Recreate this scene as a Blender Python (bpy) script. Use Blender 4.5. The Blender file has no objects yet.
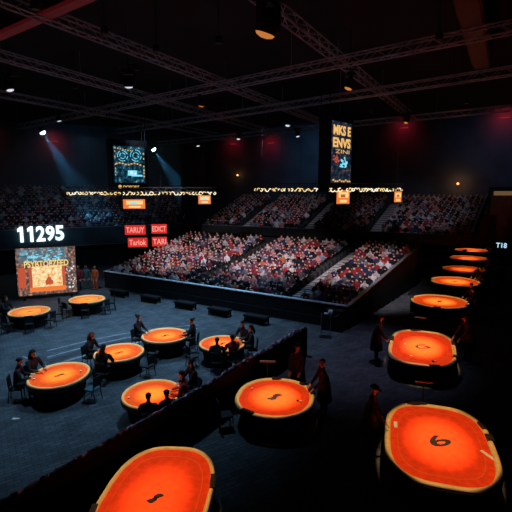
import bpy, bmesh, math, random
import numpy as np
from mathutils import Vector, Matrix
random.seed(7)
C = bpy.context.scene.collection
SC = bpy.context.scene
PI = math.pi
R = math.radians

# ------------------------------------------------------------------ camera, world, exposure
cam = bpy.data.cameras.new('camera'); cam_o = bpy.data.objects.new('camera', cam); C.objects.link(cam_o)
cam_o.location = (0, 0, 7.5)
cam_o.rotation_euler = (PI / 2 - math.atan(66 / 450), 0, 0)
cam.sensor_width = 36.0; cam.lens = 36.0 * 450 / 512; cam.clip_end = 300; cam.clip_start = 0.1
SC.camera = cam_o
w = bpy.data.worlds.new('arena_dark'); SC.world = w; w.use_nodes = True
w.node_tree.nodes['Background'].inputs[0].default_value = (0.25, 0.45, 1.0, 1)
w.node_tree.nodes['Background'].inputs[1].default_value = 0.004
SC.view_settings.view_transform = 'Standard'; SC.view_settings.look = 'None'
SC.view_settings.exposure = 0.0; SC.view_settings.gamma = 1.0; SC.view_settings.use_curve_mapping = False
SC.cycles.use_denoising = True
SC.cycles.max_bounces = 4; SC.cycles.diffuse_bounces = 2; SC.cycles.glossy_bounces = 2
SC.cycles.sample_clamp_indirect = 4.0

def spot(loc, target, power, col, angle, blend=0.6, size=0.15, name='spot_lamp'):
    l = bpy.data.lights.new(name, 'SPOT'); l.energy = power; l.color = col
    l.spot_size = R(angle); l.spot_blend = blend; l.shadow_soft_size = size
    o = bpy.data.objects.new(name, l); C.objects.link(o)
    o.location = loc
    o.rotation_euler = (Vector(target) - Vector(loc)).to_track_quat('-Z', 'Y').to_euler()
    return o

# blue wash on the open floor
BLUE = (0.36, 0.68, 1.0)
for lx, ly, tx, ty, p in ((-10, 27, -11, 25, 4200), (-5, 26, -4, 24, 4600), (-3, 18, -6, 17, 2800), (1, 30, -4, 29, 4200), (-13, 18, -11, 17, 2200)):
    spot((lx, ly, 13.4), (tx, ty, 0), p, BLUE, 75, 1.0, 0.5, 'floor_wash_lamp')
spot((6, 21, 13.4), (4.2, 20.0, 0), 1700, (0.6, 0.6, 1.0), 50, 1.0, 0.5, 'floor_wash_lamp')
spot((-11.5, 27, 13.4), (-12.6, 33.2, 0.8), 2600, (0.7, 0.85, 1.0), 30, 1.0, 0.5, 'floor_wash_lamp')  # added lamp that brightens the three people standing by the stage display
# unseen blue lamps added to brighten the fascia and the upper walls
for lx, ly, tx, ty, tz, p, a in ((-13, 27, -16, 43, 3.4, 1100, 60), (-17, 47, -22, 58, 11, 330, 80), (6, 50.5, 6, 66, 10, 480, 90), (21, 38, 25, 50, 10, 320, 80)):
    spot((lx, ly, 12.7), (tx, ty, tz), p, (0.30, 0.62, 1.0), a, 1.0, 0.5, 'wall_wash_lamp')
# white wash on the crowd
for lx, ly, tx, ty, tz, p, a in ((-8.6, 26.3, -5, 38, 2, 10000, 44), (-1.5, 22.5, 1.5, 34, 2, 12000, 38), (4.2, 20.4, 7.5, 30, 2, 8600, 34)):
    spot((lx, ly, 12.3), (tx, ty, tz), p, (1.0, 0.86, 0.88), a, 0.9, 0.4, 'crowd_wash_lamp')
for lx, ly, tx, ty, tz, p, a in ((1, 31.5, 2, 49, 4.5, 2100, 42), (9, 27.5, 15, 43, 4.5, 1400, 42)):
    spot((lx, ly, 12.6), (tx, ty, tz), p, (0.82, 0.85, 1.0), a, 0.9, 0.4, 'crowd_wash_lamp')
for lx, ly, tx, ty, tz, p, a in ((-15, 30, -23, 50, 5, 600, 46), (-9, 34, -13, 55, 5, 600, 40)):
    spot((lx, ly, 12.6), (tx, ty, tz), p, (0.55, 0.72, 1.0), a, 0.9, 0.4, 'crowd_wash_lamp')

# ------------------------------------------------------------------ materials
def mat(name, col, rough=0.6, metal=0.0, emit=None, es=0.0, noise=0.0, nscale=8.0, spec=0.3):
    m = bpy.data.materials.new(name); m.use_nodes = True
    nt = m.node_tree; b = nt.nodes['Principled BSDF']
    b.inputs['Base Color'].default_value = (*col, 1); b.inputs['Roughness'].default_value = rough
    b.inputs['Metallic'].default_value = metal; b.inputs['Specular IOR Level'].default_value = spec
    if emit is not None:
        b.inputs['Emission Color'].default_value = (*emit, 1); b.inputs['Emission Strength'].default_value = es
    if noise > 0:
        tc = nt.nodes.new('ShaderNodeTexCoord'); n = nt.nodes.new('ShaderNodeTexNoise')
        n.inputs['Scale'].default_value = nscale; n.inputs['Detail'].default_value = 4
        nt.links.new(tc.outputs['Object'], n.inputs['Vector'])
        r = nt.nodes.new('ShaderNodeValToRGB')
        r.color_ramp.elements[0].position = 0.3; r.color_ramp.elements[1].position = 0.7
        r.color_ramp.elements[0].color = (*[c * (1 - noise) for c in col], 1)
        r.color_ramp.elements[1].color = (*[min(1, c * (1 + noise)) for c in col], 1)
        nt.links.new(n.outputs['Fac'], r.inputs[0]); nt.links.new(r.outputs[0], b.inputs['Base Color'])
    return m

def glow(name, col, s):
    return mat(name, (0.02, 0.02, 0.02), 0.5, 0, col, s)

M = {}
M['concrete'] = mat('concrete_dark', (0.05, 0.055, 0.065), 0.85, noise=0.25, nscale=1.5)
M['step'] = mat('aisle_step_concrete', (0.45, 0.45, 0.50), 0.85, noise=0.2, nscale=4)
M['terrace'] = mat('terrace_concrete', (0.035, 0.035, 0.042), 0.9, noise=0.25, nscale=3)
M['wall'] = mat('wall_black', (0.045, 0.06, 0.085), 0.9, noise=0.3, nscale=0.4)
M['ceil'] = mat('ceiling_black', (0.012, 0.013, 0.018), 0.9, noise=0.3, nscale=0.6)
M['fascia'] = mat('fascia_teal', (0.05, 0.09, 0.11), 0.6, noise=0.2, nscale=0.8)
M['black'] = mat('black_cladding', (0.016, 0.017, 0.02), 0.75, noise=0.3, nscale=5, spec=0.06)
M['black_cloth'] = mat('black_drape', (0.010, 0.010, 0.013), 0.95, noise=0.3, nscale=9, spec=0.03)
M['rail_steel'] = mat('rail_steel', (0.35, 0.4, 0.45), 0.4, 0.7)
M['trim_pale'] = mat('pale_ledge', (0.55, 0.62, 0.70), 0.5, noise=0.35, nscale=6)
M['truss'] = mat('truss_aluminium', (0.50, 0.53, 0.64), 0.5, 0.3, noise=0.2, nscale=3)
M['fixture'] = mat('fixture_black', (0.03, 0.03, 0.033), 0.45, 0.2, noise=0.2, nscale=12)
M['beam_red'] = mat('beam_red_light_tint', (0.30, 0.03, 0.035), 0.7, noise=0.2, nscale=2)  # red light on the beam is put into its base colour
M['beam_brown'] = mat('beam_brown_paint', (0.12, 0.03, 0.022), 0.7, noise=0.25, nscale=2)
M['beam_glow_red'] = glow('beam_glow_red', (1, 0.06, 0.09), 0.04)  # underside glow standing in for red light that falls on the beam
M['beam_glow_brown'] = glow('beam_glow_rust', (1, 0.13, 0.08), 0.007)  # faint glow put in for the light on the rust beam
M['felt_red'] = mat('felt_red', (0.85, 0.062, 0.014), 0.9, noise=0.12, nscale=6, spec=0.1)
M['felt_orange'] = mat('felt_orange', (0.88, 0.115, 0.02), 0.9, noise=0.12, nscale=6, spec=0.1)
M['felt_amber'] = mat('felt_amber', (0.85, 0.24, 0.05), 0.9, noise=0.12, nscale=6, spec=0.1)
M['rail'] = mat('rail_cream_leather', (0.80, 0.60, 0.27), 0.45, noise=0.1, nscale=7)
M['rim'] = mat('rim_dark_wood', (0.05, 0.03, 0.02), 0.35, noise=0.3, nscale=8)
M['skirt'] = mat('skirt_black_cloth', (0.013, 0.013, 0.016), 0.85, noise=0.3, nscale=10)
M['emblem'] = mat('emblem_dark_brown', (0.006, 0.003, 0.003), 0.8, noise=0.2, nscale=12)
M['felt_line'] = mat('felt_line_amber', (0.85, 0.12, 0.03), 0.9, noise=0.1)
M['plate'] = mat('plate_gunmetal', (0.06, 0.055, 0.055), 0.35, 0.6, noise=0.2, nscale=10)
M['chair'] = mat('chair_black', (0.02, 0.021, 0.025), 0.55, noise=0.25, nscale=9)
M['chair_teal'] = mat('chair_teal_seat', (0.05, 0.13, 0.16), 0.6, noise=0.2, nscale=9)
M['chip_white'] = mat('chip_ivory', (0.85, 0.78, 0.68), 0.5, noise=0.05)
M['chip_red'] = mat('chip_red', (0.5, 0.02, 0.02), 0.5, noise=0.05)
M['chip_black'] = mat('chip_black', (0.02, 0.02, 0.02), 0.5, noise=0.05)
M['skin'] = mat('skin_tan', (0.55, 0.30, 0.20), 0.55, noise=0.06, nscale=14)
M['hair'] = mat('hair_dark', (0.02, 0.014, 0.01), 0.6, noise=0.4, nscale=30)
M['hair_brown'] = mat('hair_brown', (0.10, 0.05, 0.025), 0.6, noise=0.4, nscale=30)
M['coat'] = mat('coat_black', (0.022, 0.022, 0.028), 0.8, noise=0.3, nscale=12)
M['coat_navy'] = mat('coat_navy', (0.02, 0.026, 0.045), 0.8, noise=0.3, nscale=12)
M['coat_teal'] = mat('coat_teal', (0.05, 0.12, 0.13), 0.8, noise=0.3, nscale=12)
M['coat_crimson'] = mat('coat_crimson', (0.30, 0.03, 0.045), 0.8, noise=0.3, nscale=12)
M['coat_orange'] = mat('coat_orange', (0.60, 0.13, 0.05), 0.8, noise=0.5, nscale=14)
M['coat_red'] = mat('top_red', (0.35, 0.035, 0.03), 0.8, noise=0.3, nscale=12)
M['trouser'] = mat('trousers_black', (0.015, 0.015, 0.018), 0.85, noise=0.3, nscale=12)
M['shoe'] = mat('shoes_black', (0.012, 0.012, 0.012), 0.4, noise=0.2)
M['eye'] = mat('eye_dark', (0.02, 0.015, 0.012), 0.2, noise=0.1)
M['lip'] = mat('lip_brown', (0.30, 0.10, 0.08), 0.5, noise=0.1)
M['white_glow'] = glow('digit_white_glow', (0.78, 0.97, 1.0), 1.6)
M['lens_blue'] = glow('lens_blue_white', (0.55, 0.9, 1.0), 10.0)
M['lens_white'] = glow('lens_white', (0.8, 0.9, 1.0), 0.8)
M['lens_orange'] = glow('lens_orange', (1.0, 0.33, 0.07), 0.55)
M['bulb'] = glow('bulb_warm', (1.0, 0.72, 0.32), 1.1)
M['bulb_pale'] = glow('bulb_pale', (1.0, 0.86, 0.62), 1.3)
M['warm_lamp'] = glow('warm_lamp', (1.0, 0.45, 0.12), 3.0)
M['lintel'] = glow('lintel_tan', (1.0, 0.55, 0.22), 0.13)
M['door_panel'] = mat('door_brown', (0.10, 0.06, 0.045), 0.7, noise=0.3, nscale=2)
M['amber_text'] = glow('amber_text', (1.0, 0.55, 0.14), 0.8)
M['gold_text'] = glow('gold_text', (1.0, 0.55, 0.16), 0.95)
M['cyan_px'] = glow('cyan_pixels', (0.22, 0.80, 1.0), 1.0)
M['pale_px'] = glow('pale_pixels', (0.9, 0.95, 1.0), 0.85)
M['orange_px'] = glow('orange_pixels', (1.0, 0.22, 0.04), 0.9)
M['deep_orange_px'] = glow('deep_orange_pixels', (0.75, 0.12, 0.05), 0.75)
M['yellow_px'] = glow('yellow_pixels', (1.0, 0.72, 0.25), 0.95)
M['red_px'] = glow('red_sign_panel', (0.85, 0.035, 0.03), 0.75)
M['pink_px'] = glow('red_sign_letters', (1.0, 0.36, 0.30), 1.0)
M['navy_px'] = glow('navy_pixels', (0.015, 0.05, 0.10), 0.5)
M['blue_sign'] = glow('blue_sign_letters', (0.5, 0.8, 1.0), 1.0)

def screen_mat(name, ramp, scale, strength, detail=6):
    m = bpy.data.materials.new(name); m.use_nodes = True; nt = m.node_tree
    b = nt.nodes['Principled BSDF']; b.inputs['Base Color'].default_value = (0.02, 0.02, 0.02, 1)
    tc = nt.nodes.new('ShaderNodeTexCoord'); n = nt.nodes.new('ShaderNodeTexNoise')
    n.inputs['Scale'].default_value = scale; n.inputs['Detail'].default_value = detail; n.inputs['Roughness'].default_value = 0.7
    nt.links.new(tc.outputs['Object'], n.inputs['Vector'])
    r = nt.nodes.new('ShaderNodeValToRGB'); e = r.color_ramp.elements
    while len(e) < len(ramp): e.new(0.5)
    for k, (p, c) in enumerate(ramp): e[k].position = p; e[k].color = (*c, 1)
    nt.links.new(n.outputs['Fac'], r.inputs[0]); nt.links.new(r.outputs[0], b.inputs['Emission Color'])
    b.inputs['Emission Strength'].default_value = strength
    return m
M['scr_swirl'] = screen_mat('screen_swirl', [(0.30, (0.01, 0.03, 0.06)), (0.45, (0.03, 0.22, 0.30)), (0.52, (0.30, 0.10, 0.08)), (0.58, (0.08, 0.6, 0.75)), (0.70, (0.9, 0.95, 1.0))], 3.2, 0.85)
M['scr_scene'] = screen_mat('screen_scene', [(0.30, (0.45, 0.06, 0.01)), (0.40, (0.95, 0.35, 0.08)), (0.50, (1.0, 0.72, 0.3)), (0.62, (1.0, 0.95, 0.75))], 4.5, 0.95)
M['scr_side'] = screen_mat('screen_side', [(0.36, (0.01, 0.03, 0.04)), (0.48, (0.10, 0.13, 0.12)), (0.55, (0.6, 0.14, 0.07)), (0.64, (0.8, 0.85, 0.8))], 5.0, 0.6)
M['scr_teal'] = screen_mat('screen_teal', [(0.42, (0.0, 0.008, 0.02)), (0.54, (0.01, 0.07, 0.13)), (0.62, (0.06, 0.45, 0.6)), (0.70, (1.0, 0.6, 0.2))], 3.2, 0.6)
M['scr_dark'] = screen_mat('screen_dark', [(0.40, (0.0, 0.01, 0.03)), (0.55, (0.02, 0.05, 0.10)), (0.66, (0.5, 0.2, 0.06))], 3.0, 0.5)

def edge_glint_mat():  # red, blue and white highlights of the barrier edge, put into the colour
    m = mat('edge_glint_speckle', (0.1, 0.1, 0.12), 0.35, 0.2)
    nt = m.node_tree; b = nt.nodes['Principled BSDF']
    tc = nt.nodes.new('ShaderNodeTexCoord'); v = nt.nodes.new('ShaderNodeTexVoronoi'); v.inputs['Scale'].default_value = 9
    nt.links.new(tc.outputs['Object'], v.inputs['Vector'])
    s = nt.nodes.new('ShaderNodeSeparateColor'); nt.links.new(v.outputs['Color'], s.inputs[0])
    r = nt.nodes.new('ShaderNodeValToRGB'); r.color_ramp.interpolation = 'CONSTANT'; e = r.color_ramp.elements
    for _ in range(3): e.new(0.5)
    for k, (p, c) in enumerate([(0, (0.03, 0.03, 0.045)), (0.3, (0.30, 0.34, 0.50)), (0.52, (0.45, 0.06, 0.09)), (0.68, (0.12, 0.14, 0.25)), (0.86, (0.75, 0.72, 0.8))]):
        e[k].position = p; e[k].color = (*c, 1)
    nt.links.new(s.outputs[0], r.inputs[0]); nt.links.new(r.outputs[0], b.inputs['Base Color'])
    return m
M['edge_glint'] = edge_glint_mat()

def floor_mat():
    m = mat('floor_carpet_tiles', (0.09, 0.10, 0.12), 0.75)
    nt = m.node_tree; b = nt.nodes['Principled BSDF']
    tc = nt.nodes.new('ShaderNodeTexCoord'); mp = nt.nodes.new('ShaderNodeMapping'); mp.inputs['Rotation'].default_value = (0, 0, R(-32))
    nt.links.new(tc.outputs['Object'], mp.inputs[0])
    br = nt.nodes.new('ShaderNodeTexBrick'); br.inputs['Scale'].default_value = 1.0
    br.inputs['Brick Width'].default_value = 0.34; br.inputs['Row Height'].default_value = 0.15; br.inputs['Mortar Size'].default_value = 0.012
    br.inputs['Color1'].default_value = (0.105, 0.12, 0.14, 1); br.inputs['Color2'].default_value = (0.06, 0.07, 0.085, 1); br.inputs['Mortar'].default_value = (0.035, 0.04, 0.05, 1)
    nt.links.new(mp.outputs[0], br.inputs['Vector'])
    n = nt.nodes.new('ShaderNodeTexNoise'); n.inputs['Scale'].default_value = 1.3; n.inputs['Detail'].default_value = 6
    nt.links.new(tc.outputs['Object'], n.inputs['Vector'])
    r = nt.nodes.new('ShaderNodeValToRGB'); r.color_ramp.elements[0].position = 0.3; r.color_ramp.elements[1].position = 0.7
    r.color_ramp.elements[0].color = (0.6, 0.6, 0.6, 1); r.color_ramp.elements[1].color = (1.2, 1.2, 1.2, 1)
    nt.links.new(n.outputs['Fac'], r.inputs[0])
    mx = nt.nodes.new('ShaderNodeMix'); mx.data_type = 'RGBA'; mx.blend_type = 'MULTIPLY'; mx.inputs[0].default_value = 1
    nt.links.new(br.outputs['Color'], mx.inputs[6]); nt.links.new(r.outputs[0], mx.inputs[7]); nt.links.new(mx.outputs[2], b.inputs['Base Color'])
    return m
M['floor'] = floor_mat()

# ------------------------------------------------------------------ mesh helpers
class MB:
    def __init__(s): s.v = []; s.f = []; s.m = []; s.mi = 0
    def add(s, vs, fs):
        n = len(s.v); s.v += [tuple(v) for v in vs]; s.f += [tuple(i + n for i in f) for f in fs]; s.m += [s.mi] * len(fs); return s
    def box(s, c, size, rz=0.0, rot=None):
        hx, hy, hz = [k / 2 for k in size]
        mt = rot if rot is not None else Matrix.Rotation(rz, 3, 'Z')
        vs = [mt @ Vector((x * hx, y * hy, z * hz)) + Vector(c) for z in (-1, 1) for x, y in ((-1, -1), (1, -1), (1, 1), (-1, 1))]
        return s.add(vs, [(3, 2, 1, 0), (4, 5, 6, 7), (0, 1, 5, 4), (1, 2, 6, 5), (2, 3, 7, 6), (3, 0, 4, 7)])
    def tube(s, p, q, r, n=6, r2=None):
        p, q = Vector(p), Vector(q); d = (q - p)
        if d.length < 1e-6: return s
        d.normalize(); a = d.orthogonal().normalized(); b = d.cross(a); r2 = r if r2 is None else r2
        vs = [p + (a * math.cos(2 * PI * k / n) + b * math.sin(2 * PI * k / n)) * r for k in range(n)]
        vs += [q + (a * math.cos(2 * PI * k / n) + b * math.sin(2 * PI * k / n)) * r2 for k in range(n)]
        fs = [(k, (k + 1) % n, n + (k + 1) % n, n + k) for k in range(n)] + [tuple(range(n))[::-1], tuple(range(n, 2 * n))]
        return s.add(vs, fs)
    def path(s, pts, r, n=6):
        pts = [Vector(p) for p in pts]; vs = []
        for i, p in enumerate(pts):
            d = (pts[min(i + 1, len(pts) - 1)] - pts[max(i - 1, 0)]).normalized()
            up = Vector((0, 0, 1)) if abs(d.z) < 0.95 else Vector((1, 0, 0))
            a = d.cross(up).normalized(); b = a.cross(d); rr = r[i] if isinstance(r, list) else r
            vs += [p + (a * math.cos(2 * PI * k / n) + b * math.sin(2 * PI * k / n)) * rr for k in range(n)]
        fs = [(i * n + k, i * n + (k + 1) % n, (i + 1) * n + (k + 1) % n, (i + 1) * n + k) for i in range(len(pts) - 1) for k in range(n)]
        fs += [tuple(range(n))[::-1], tuple(range((len(pts) - 1) * n, len(pts) * n))]
        return s.add(vs, fs)
    def rings(s, rings, cap0=True, cap1=True):
        n = len(rings[0]); vs = [v for r in rings for v in r]
        fs = [(i * n + k, i * n + (k + 1) % n, (i + 1) * n + (k + 1) % n, (i + 1) * n + k) for i in range(len(rings) - 1) for k in range(n)]
        if cap0: fs.append(tuple(range(n))[::-1])
        if cap1: fs.append(tuple(range((len(rings) - 1) * n, len(rings) * n)))
        return s.add(vs, fs)
    def lathe(s, prof, c=(0, 0, 0), n=20):
        c = Vector(c)
        return s.rings([[c + Vector((r * math.cos(2 * PI * k / n), r * math.sin(2 * PI * k / n), z)) for k in range(n)] for r, z in prof])
    def ell(s, c, rad, n=12, m=8):
        c = Vector(c); rr = []
        for i in range(m + 1):
            t = -PI / 2 + PI * (i * 0.98 + 0.01 * m) / m
            rr.append([c + Vector((rad[0] * math.cos(t) * math.cos(2 * PI * k / n), rad[1] * math.cos(t) * math.sin(2 * PI * k / n), rad[2] * math.sin(t))) for k in range(n)])
        return s.rings(rr)
    def quad(s, a, b, c, d): return s.add([a, b, c, d], [(0, 1, 2, 3)])
    def build(s, name, mats, parent=None, smooth=False):
        me = bpy.data.meshes.new(name); me.from_pydata(s.v, [], s.f)
        mats = mats if isinstance(mats, (list, tuple)) else [mats]
        for k in mats: me.materials.append(k)
        me.polygons.foreach_set('material_index', s.m)
        if smooth: me.polygons.foreach_set('use_smooth', [True] * len(s.f))
        bm = bmesh.new(); bm.from_mesh(me); bmesh.ops.recalc_face_normals(bm, faces=bm.faces); bm.to_mesh(me); bm.free()
        me.update()
        o = bpy.data.objects.new(name, me); C.objects.link(o)
        if parent: o.parent = parent
        return o

def tag(o, label, cat, group=None, kind=None):
    if label: o['label'] = label
    if cat: o['category'] = cat
    if group: o['group'] = group
    if kind: o['kind'] = kind
    return o
def thing(name, label, cat, loc=(0, 0, 0), rz=0.0, group=None):
    o = bpy.data.objects.new(name, None); C.objects.link(o); o.location = loc; o.rotation_euler = (0, 0, rz)
    o.empty_display_size = 0.2
    return tag(o, label, cat, group)
def struct(name, mb, m, label=None, smooth=False):
    o = mb.build(name, m, None, smooth); o['kind'] = 'structure'
    if label: o['label'] = label
    return o
def copy_tree(o, parent=None):
    c = o.copy(); C.objects.link(c)
    if parent: c.parent = parent
    for ch in list(o.children): copy_tree(ch, c)
    return c
def text_mesh(txt, size, bold=0.0, extrude=0.0):
    cu = bpy.data.curves.new('t', 'FONT'); cu.body = txt; cu.size = size; cu.offset = bold; cu.extrude = extrude
    cu.align_x = 'CENTER'; cu.align_y = 'CENTER'; cu.resolution_u = 3
    o = bpy.data.objects.new('t', cu); C.objects.link(o)
    dg = bpy.context.evaluated_depsgraph_get()
    me = bpy.data.meshes.new_from_object(o.evaluated_get(dg))
    bpy.data.objects.remove(o); bpy.data.curves.remove(cu)
    return me
def text(name, txt, size, m, parent, loc, rot, width=None, height=None, bold=0.0, extrude=0.004):
    me = text_mesh(txt, size, bold, extrude); me.name = name
    co = np.empty(len(me.vertices) * 3); me.vertices.foreach_get('co', co); co = co.reshape(-1, 3)
    ext = co.max(0) - co.min(0); mid = (co.max(0) + co.min(0)) / 2
    co[:, :2] -= mid[:2]
    if width: co[:, 0] *= width / ext[0]
    if height: co[:, 1] *= height / ext[1]
    me.vertices.foreach_set('co', co.ravel()); me.update()
    me.materials.clear(); me.materials.append(m)
    o = bpy.data.objects.new(name, me); C.objects.link(o)
    if parent: o.parent = parent
    o.location = loc; o.rotation_euler = rot
    return o

# hall axes: u runs along the front of the seating, v runs up the seating
OX, OY = -11.6, 34.3
E1 = Vector((0.842, -0.539)); E2 = Vector((0.539, 0.842)); RZ = math.atan2(-0.539, 0.842)
def uv(u, v, z=0.0):
    p = E1 * u + E2 * v
    return Vector((OX + p.x, OY + p.y, z))
# left seating block axes
L0 = Vector((-31.0, 34.4)); LD = Vector((0.864, 0.503)); LN = Vector((-0.503, 0.864)); LRZ = math.atan2(0.503, 0.864)
def lw(a, b, z=0.0):
    p = L0 + LD * a + LN * b
    return Vector((p.x, p.y, z))

# ------------------------------------------------------------------ room shell
H = 15.5
def cross(p, d, q, e):
    det = d.x * -e.y + e.x * d.y
    t = ((q.x - p.x) * -e.y + e.x * (q.y - p.y)) / det
    return p + d * t
wa = uv(0, 29).xy; wl = lw(0, 15.5).xy
corner = cross(wa, E1, wl, LD)
right_far = uv(33, 29).xy; right_near = uv(33, -48).xy; back_left = Vector((-46, -14)); left_far = cross(wl, LD, back_left, Vector((0, 1)))
def wall(name, p, q, m=M['wall'], t=0.3):
    mb = MB(); d = (q - p).normalized(); n = Vector((d.y, -d.x)) * -t
    a, b, c, e = p, q, q + n, p + n
    mb.rings([[(x.x, x.y, z) for x in (a, b, c, e)] for z in (0, H)])
    return struct(name, mb, m)
def outward(p, q):
    # order the ends so that the wall's thickness lies outside the hall
    d = (q - p).normalized(); n = Vector((-d.y, d.x)); c = Vector((0, 20))
    return (p, q) if n.dot(c - p) < 0 else (q, p)
wall('wall_back', *outward(corner, right_far)); wall('wall_left', *outward(corner, left_far))
wall('wall_right', *outward(right_far, right_near)); wall('wall_front', *outward(right_near, back_left)); wall('wall_west', *outward(back_left, left_far))
poly = [left_far, corner, right_far, right_near, back_left]
struct('floor', MB().rings([[(p.x, p.y, z) for p in poly] for z in (-0.3, 0)]), M['floor'])
struct('ceiling', MB().rings([[(p.x, p.y, z) for p in poly] for z in (H, H + 0.3)]), M['ceil'])

# painted lines on the floor
def floor_line(name, pts, wdt, m):
    mb = MB(); L = []; Rr = []
    for i, p in enumerate(pts):
        a = Vector(pts[max(0, i - 1)]); b = Vector(pts[min(len(pts) - 1, i + 1)]); d = (b - a).normalized(); n = Vector((-d.y, d.x)) * wdt / 2
        L.append(Vector(p) + n); Rr.append(Vector(p) - n)
    for i in range(len(pts) - 1):
        mb.rings([[(q.x, q.y, z) for q in (L[i], Rr[i], Rr[i + 1], L[i + 1])] for z in (0.0, 0.006)])
    return struct(name, mb, m)
M['paint'] = mat('floor_paint_grey', (0.24, 0.26, 0.29), 0.7, noise=0.4, nscale=3)
M['rubber'] = mat('floor_band_dark', (0.035, 0.038, 0.045), 0.7, noise=0.3, nscale=3)
def bez(p0, p1, p2, n=18):
    return [((1 - t) ** 2 * p0[0] + 2 * t * (1 - t) * p1[0] + t * t * p2[0], (1 - t) ** 2 * p0[1] + 2 * t * (1 - t) * p1[1] + t * t * p2[1]) for t in [k / n for k in range(n + 1)]]
for k, (off, wd, m) in enumerate(((0.0, 0.16, 'paint'), (0.55, 0.5, 'rubber'), (1.1, 0.12, 'paint'), (1.9, 0.10, 'paint'))):
    floor_line('trim_%d' % (k + 1), bez((-8.9 - off * 0.5, 18.4 + off), (-6.3 - off * .2, 22.0 + off), (-3.2, 22.9 + off * .8)), wd, M[m])
floor_line('trim_5', [(-10.6, 19.6), (-9.3, 18.7), (-8.7, 18.2)], 0.07, M['paint'])

# ------------------------------------------------------------------ seating blocks
def bil(A, B, Cc, D, s, t):
    return (A * (1 - s) + B * s) * (1 - t) + (D * (1 - s) + Cc * s) * t
def seating(name, A, B, Cc, D, z0, z1, rows, aisles, under, label):
    """A,B front corners, Cc,D back corners (xy). Terrace steps, row benches, pale aisle steps."""
    mb = MB(); aw = 0.62
    depth = ((D - A).length + (Cc - B).length) / 2; rd = depth / rows
    for i in range(rows):
        t0, t1 = i / rows, (i + 1) / rows; z = z0 + (z1 - z0) * i / (rows - 1)
        a, b, c, d = bil(A, B, Cc, D, 0, t0), bil(A, B, Cc, D, 1, t0), bil(A, B, Cc, D, 1, t1), bil(A, B, Cc, D, 0, t1)
        mb.mi = 0
        zb = under if under <= 0 else z - under
        mb.rings([[(p.x, p.y, zz) for p in (a, b, c, d)] for zz in (zb, z)])
        W = (b - a).length
        cuts = [0.0] + [x for f in aisles for x in (f - aw / W, f + aw / W)] + [1.0]
        for k in range(0, len(cuts), 2):           # bench boards between the aisles
            s0, s1 = cuts[k] + 0.002, cuts[k + 1] - 0.002
            ts0, ts1 = t0 + 0.48 / rows, t0 + 0.95 / rows
            q = [bil(A, B, Cc, D, s0, ts0), bil(A, B, Cc, D, s1, ts0), bil(A, B, Cc, D, s1, ts1), bil(A, B, Cc, D, s0, ts1)]
            mb.rings([[(p.x, p.y, zz) for p in q] for zz in (z + 0.0, z + 0.42)])
        mb.mi = 1
        for f in aisles:                            # aisle treads
            for h in range(2):
                ta, tb = t0 + h * 0.5 / rows, t0 + (h * 0.5 + 0.40) / rows
                s0, s1 = f - aw * .85 / W, f + aw * .85 / W
                q = [bil(A, B, Cc, D, s0, ta), bil(A, B, Cc, D, s1, ta), bil(A, B, Cc, D, s1, tb), bil(A, B, Cc, D, s0, tb)]
                mb.rings([[(p.x, p.y, zz) for p in q] for zz in (z, z + 0.04 + 0.05 * h)])
    o = struct(name, mb, [M['terrace'], M['step']], label)
    seats = []
    for i in range(rows):
        z = z0 + (z1 - z0) * i / (rows - 1); t = (i + 0.72) / rows
        a, b = bil(A, B, Cc, D, 0, t), bil(A, B, Cc, D, 1, t); W = (b - a).length; n = int(W / 0.50)
        rz = math.atan2((b - a).y, (b - a).x)
        for k in range(n):
            s = (k + 0.5) / n
            if any(abs(s - f) < (aw + 0.2) / W for f in aisles): continue
            blk = sum(1 for f in aisles if s > f)
            p = a + (b - a) * s
            seats.append((p.x, p.y, z + 0.42, rz, i, k, blk))
    return seats

LA, LB, LC, LDd = uv(0, 0.25).xy, uv(19.5, 0.25).xy, uv(19.9, 13.0).xy, uv(-0.9, 10.9).xy
low = seating('floor_stand', LA, LB, LC, LDd, 0.45, 2.35, 18, [0.43, 0.80], 0, 'lower seating terrace with pale aisle steps facing the gaming floor')
UA, UB, UC, UD = uv(-0.5, 12.6).xy, uv(23.6, 14.9).xy, uv(23.1, 28.0).xy, uv(-5.2, 26.6).xy
upp = seating('floor_balcony', UA, UB, UC, UD, 3.42, 5.85, 17, [0.17, 0.44, 0.69], 0.1, 'upper seating balcony above the lower stand')
LLA, LLB, LLC, LLD = lw(0, 0.3).xy, lw(26.2, 0.3).xy, lw(32.5, 14.5).xy, lw(-3, 14.5).xy
lef = seating('floor_gallery', LLA, LLB, LLC, LLD, 3.05, 6.9, 17, [], 0.5, 'dim upper seating gallery behind the numbered fascia')

# front barrier of the lower stand with a pale ledge, side walls
def slab(mb, p, q, z0, z1, t):
    d = (q - p).normalized(); n = Vector((-d.y, d.x)) * t / 2
    mb.rings([[(x.x, x.y, z) for x in (p + n, q + n, q - n, p - n)] for z in (z0, z1)])
def slab2(mb, p, q, za, zb, th, t):
    # sloping top: za at p, zb at q, thickness th
    d = (q - p).normalized(); n = Vector((-d.y, d.x)) * t / 2
    mb.add([(x.x, x.y, z) for x, z in ((p + n, za - th), (q + n, zb - th), (q - n, zb - th), (p - n, za - th), (p + n, za), (q + n, zb), (q - n, zb), (p - n, za))],
           [(3, 2, 1, 0), (4, 5, 6, 7), (0, 1, 5, 4), (1, 2, 6, 5), (2, 3, 7, 6), (3, 0, 4, 7)])
mb = MB(); fa, fb = uv(-0.15, 0).xy, uv(19.7, 0).xy
slab(mb, fa, fb, 0, 1.26, 0.16); mb.mi = 1; slab(mb, fa, fb, 1.26, 1.31, 0.26)
mb.mi = 0; slab(mb, uv(5, -0.14).xy, uv(19.7, -0.14).xy, 0, 0.5, 0.12)
struct('wall_stand_front', mb, [M['black'], M['trim_pale']], 'black front barrier of the lower stand with a pale ledge')
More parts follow.
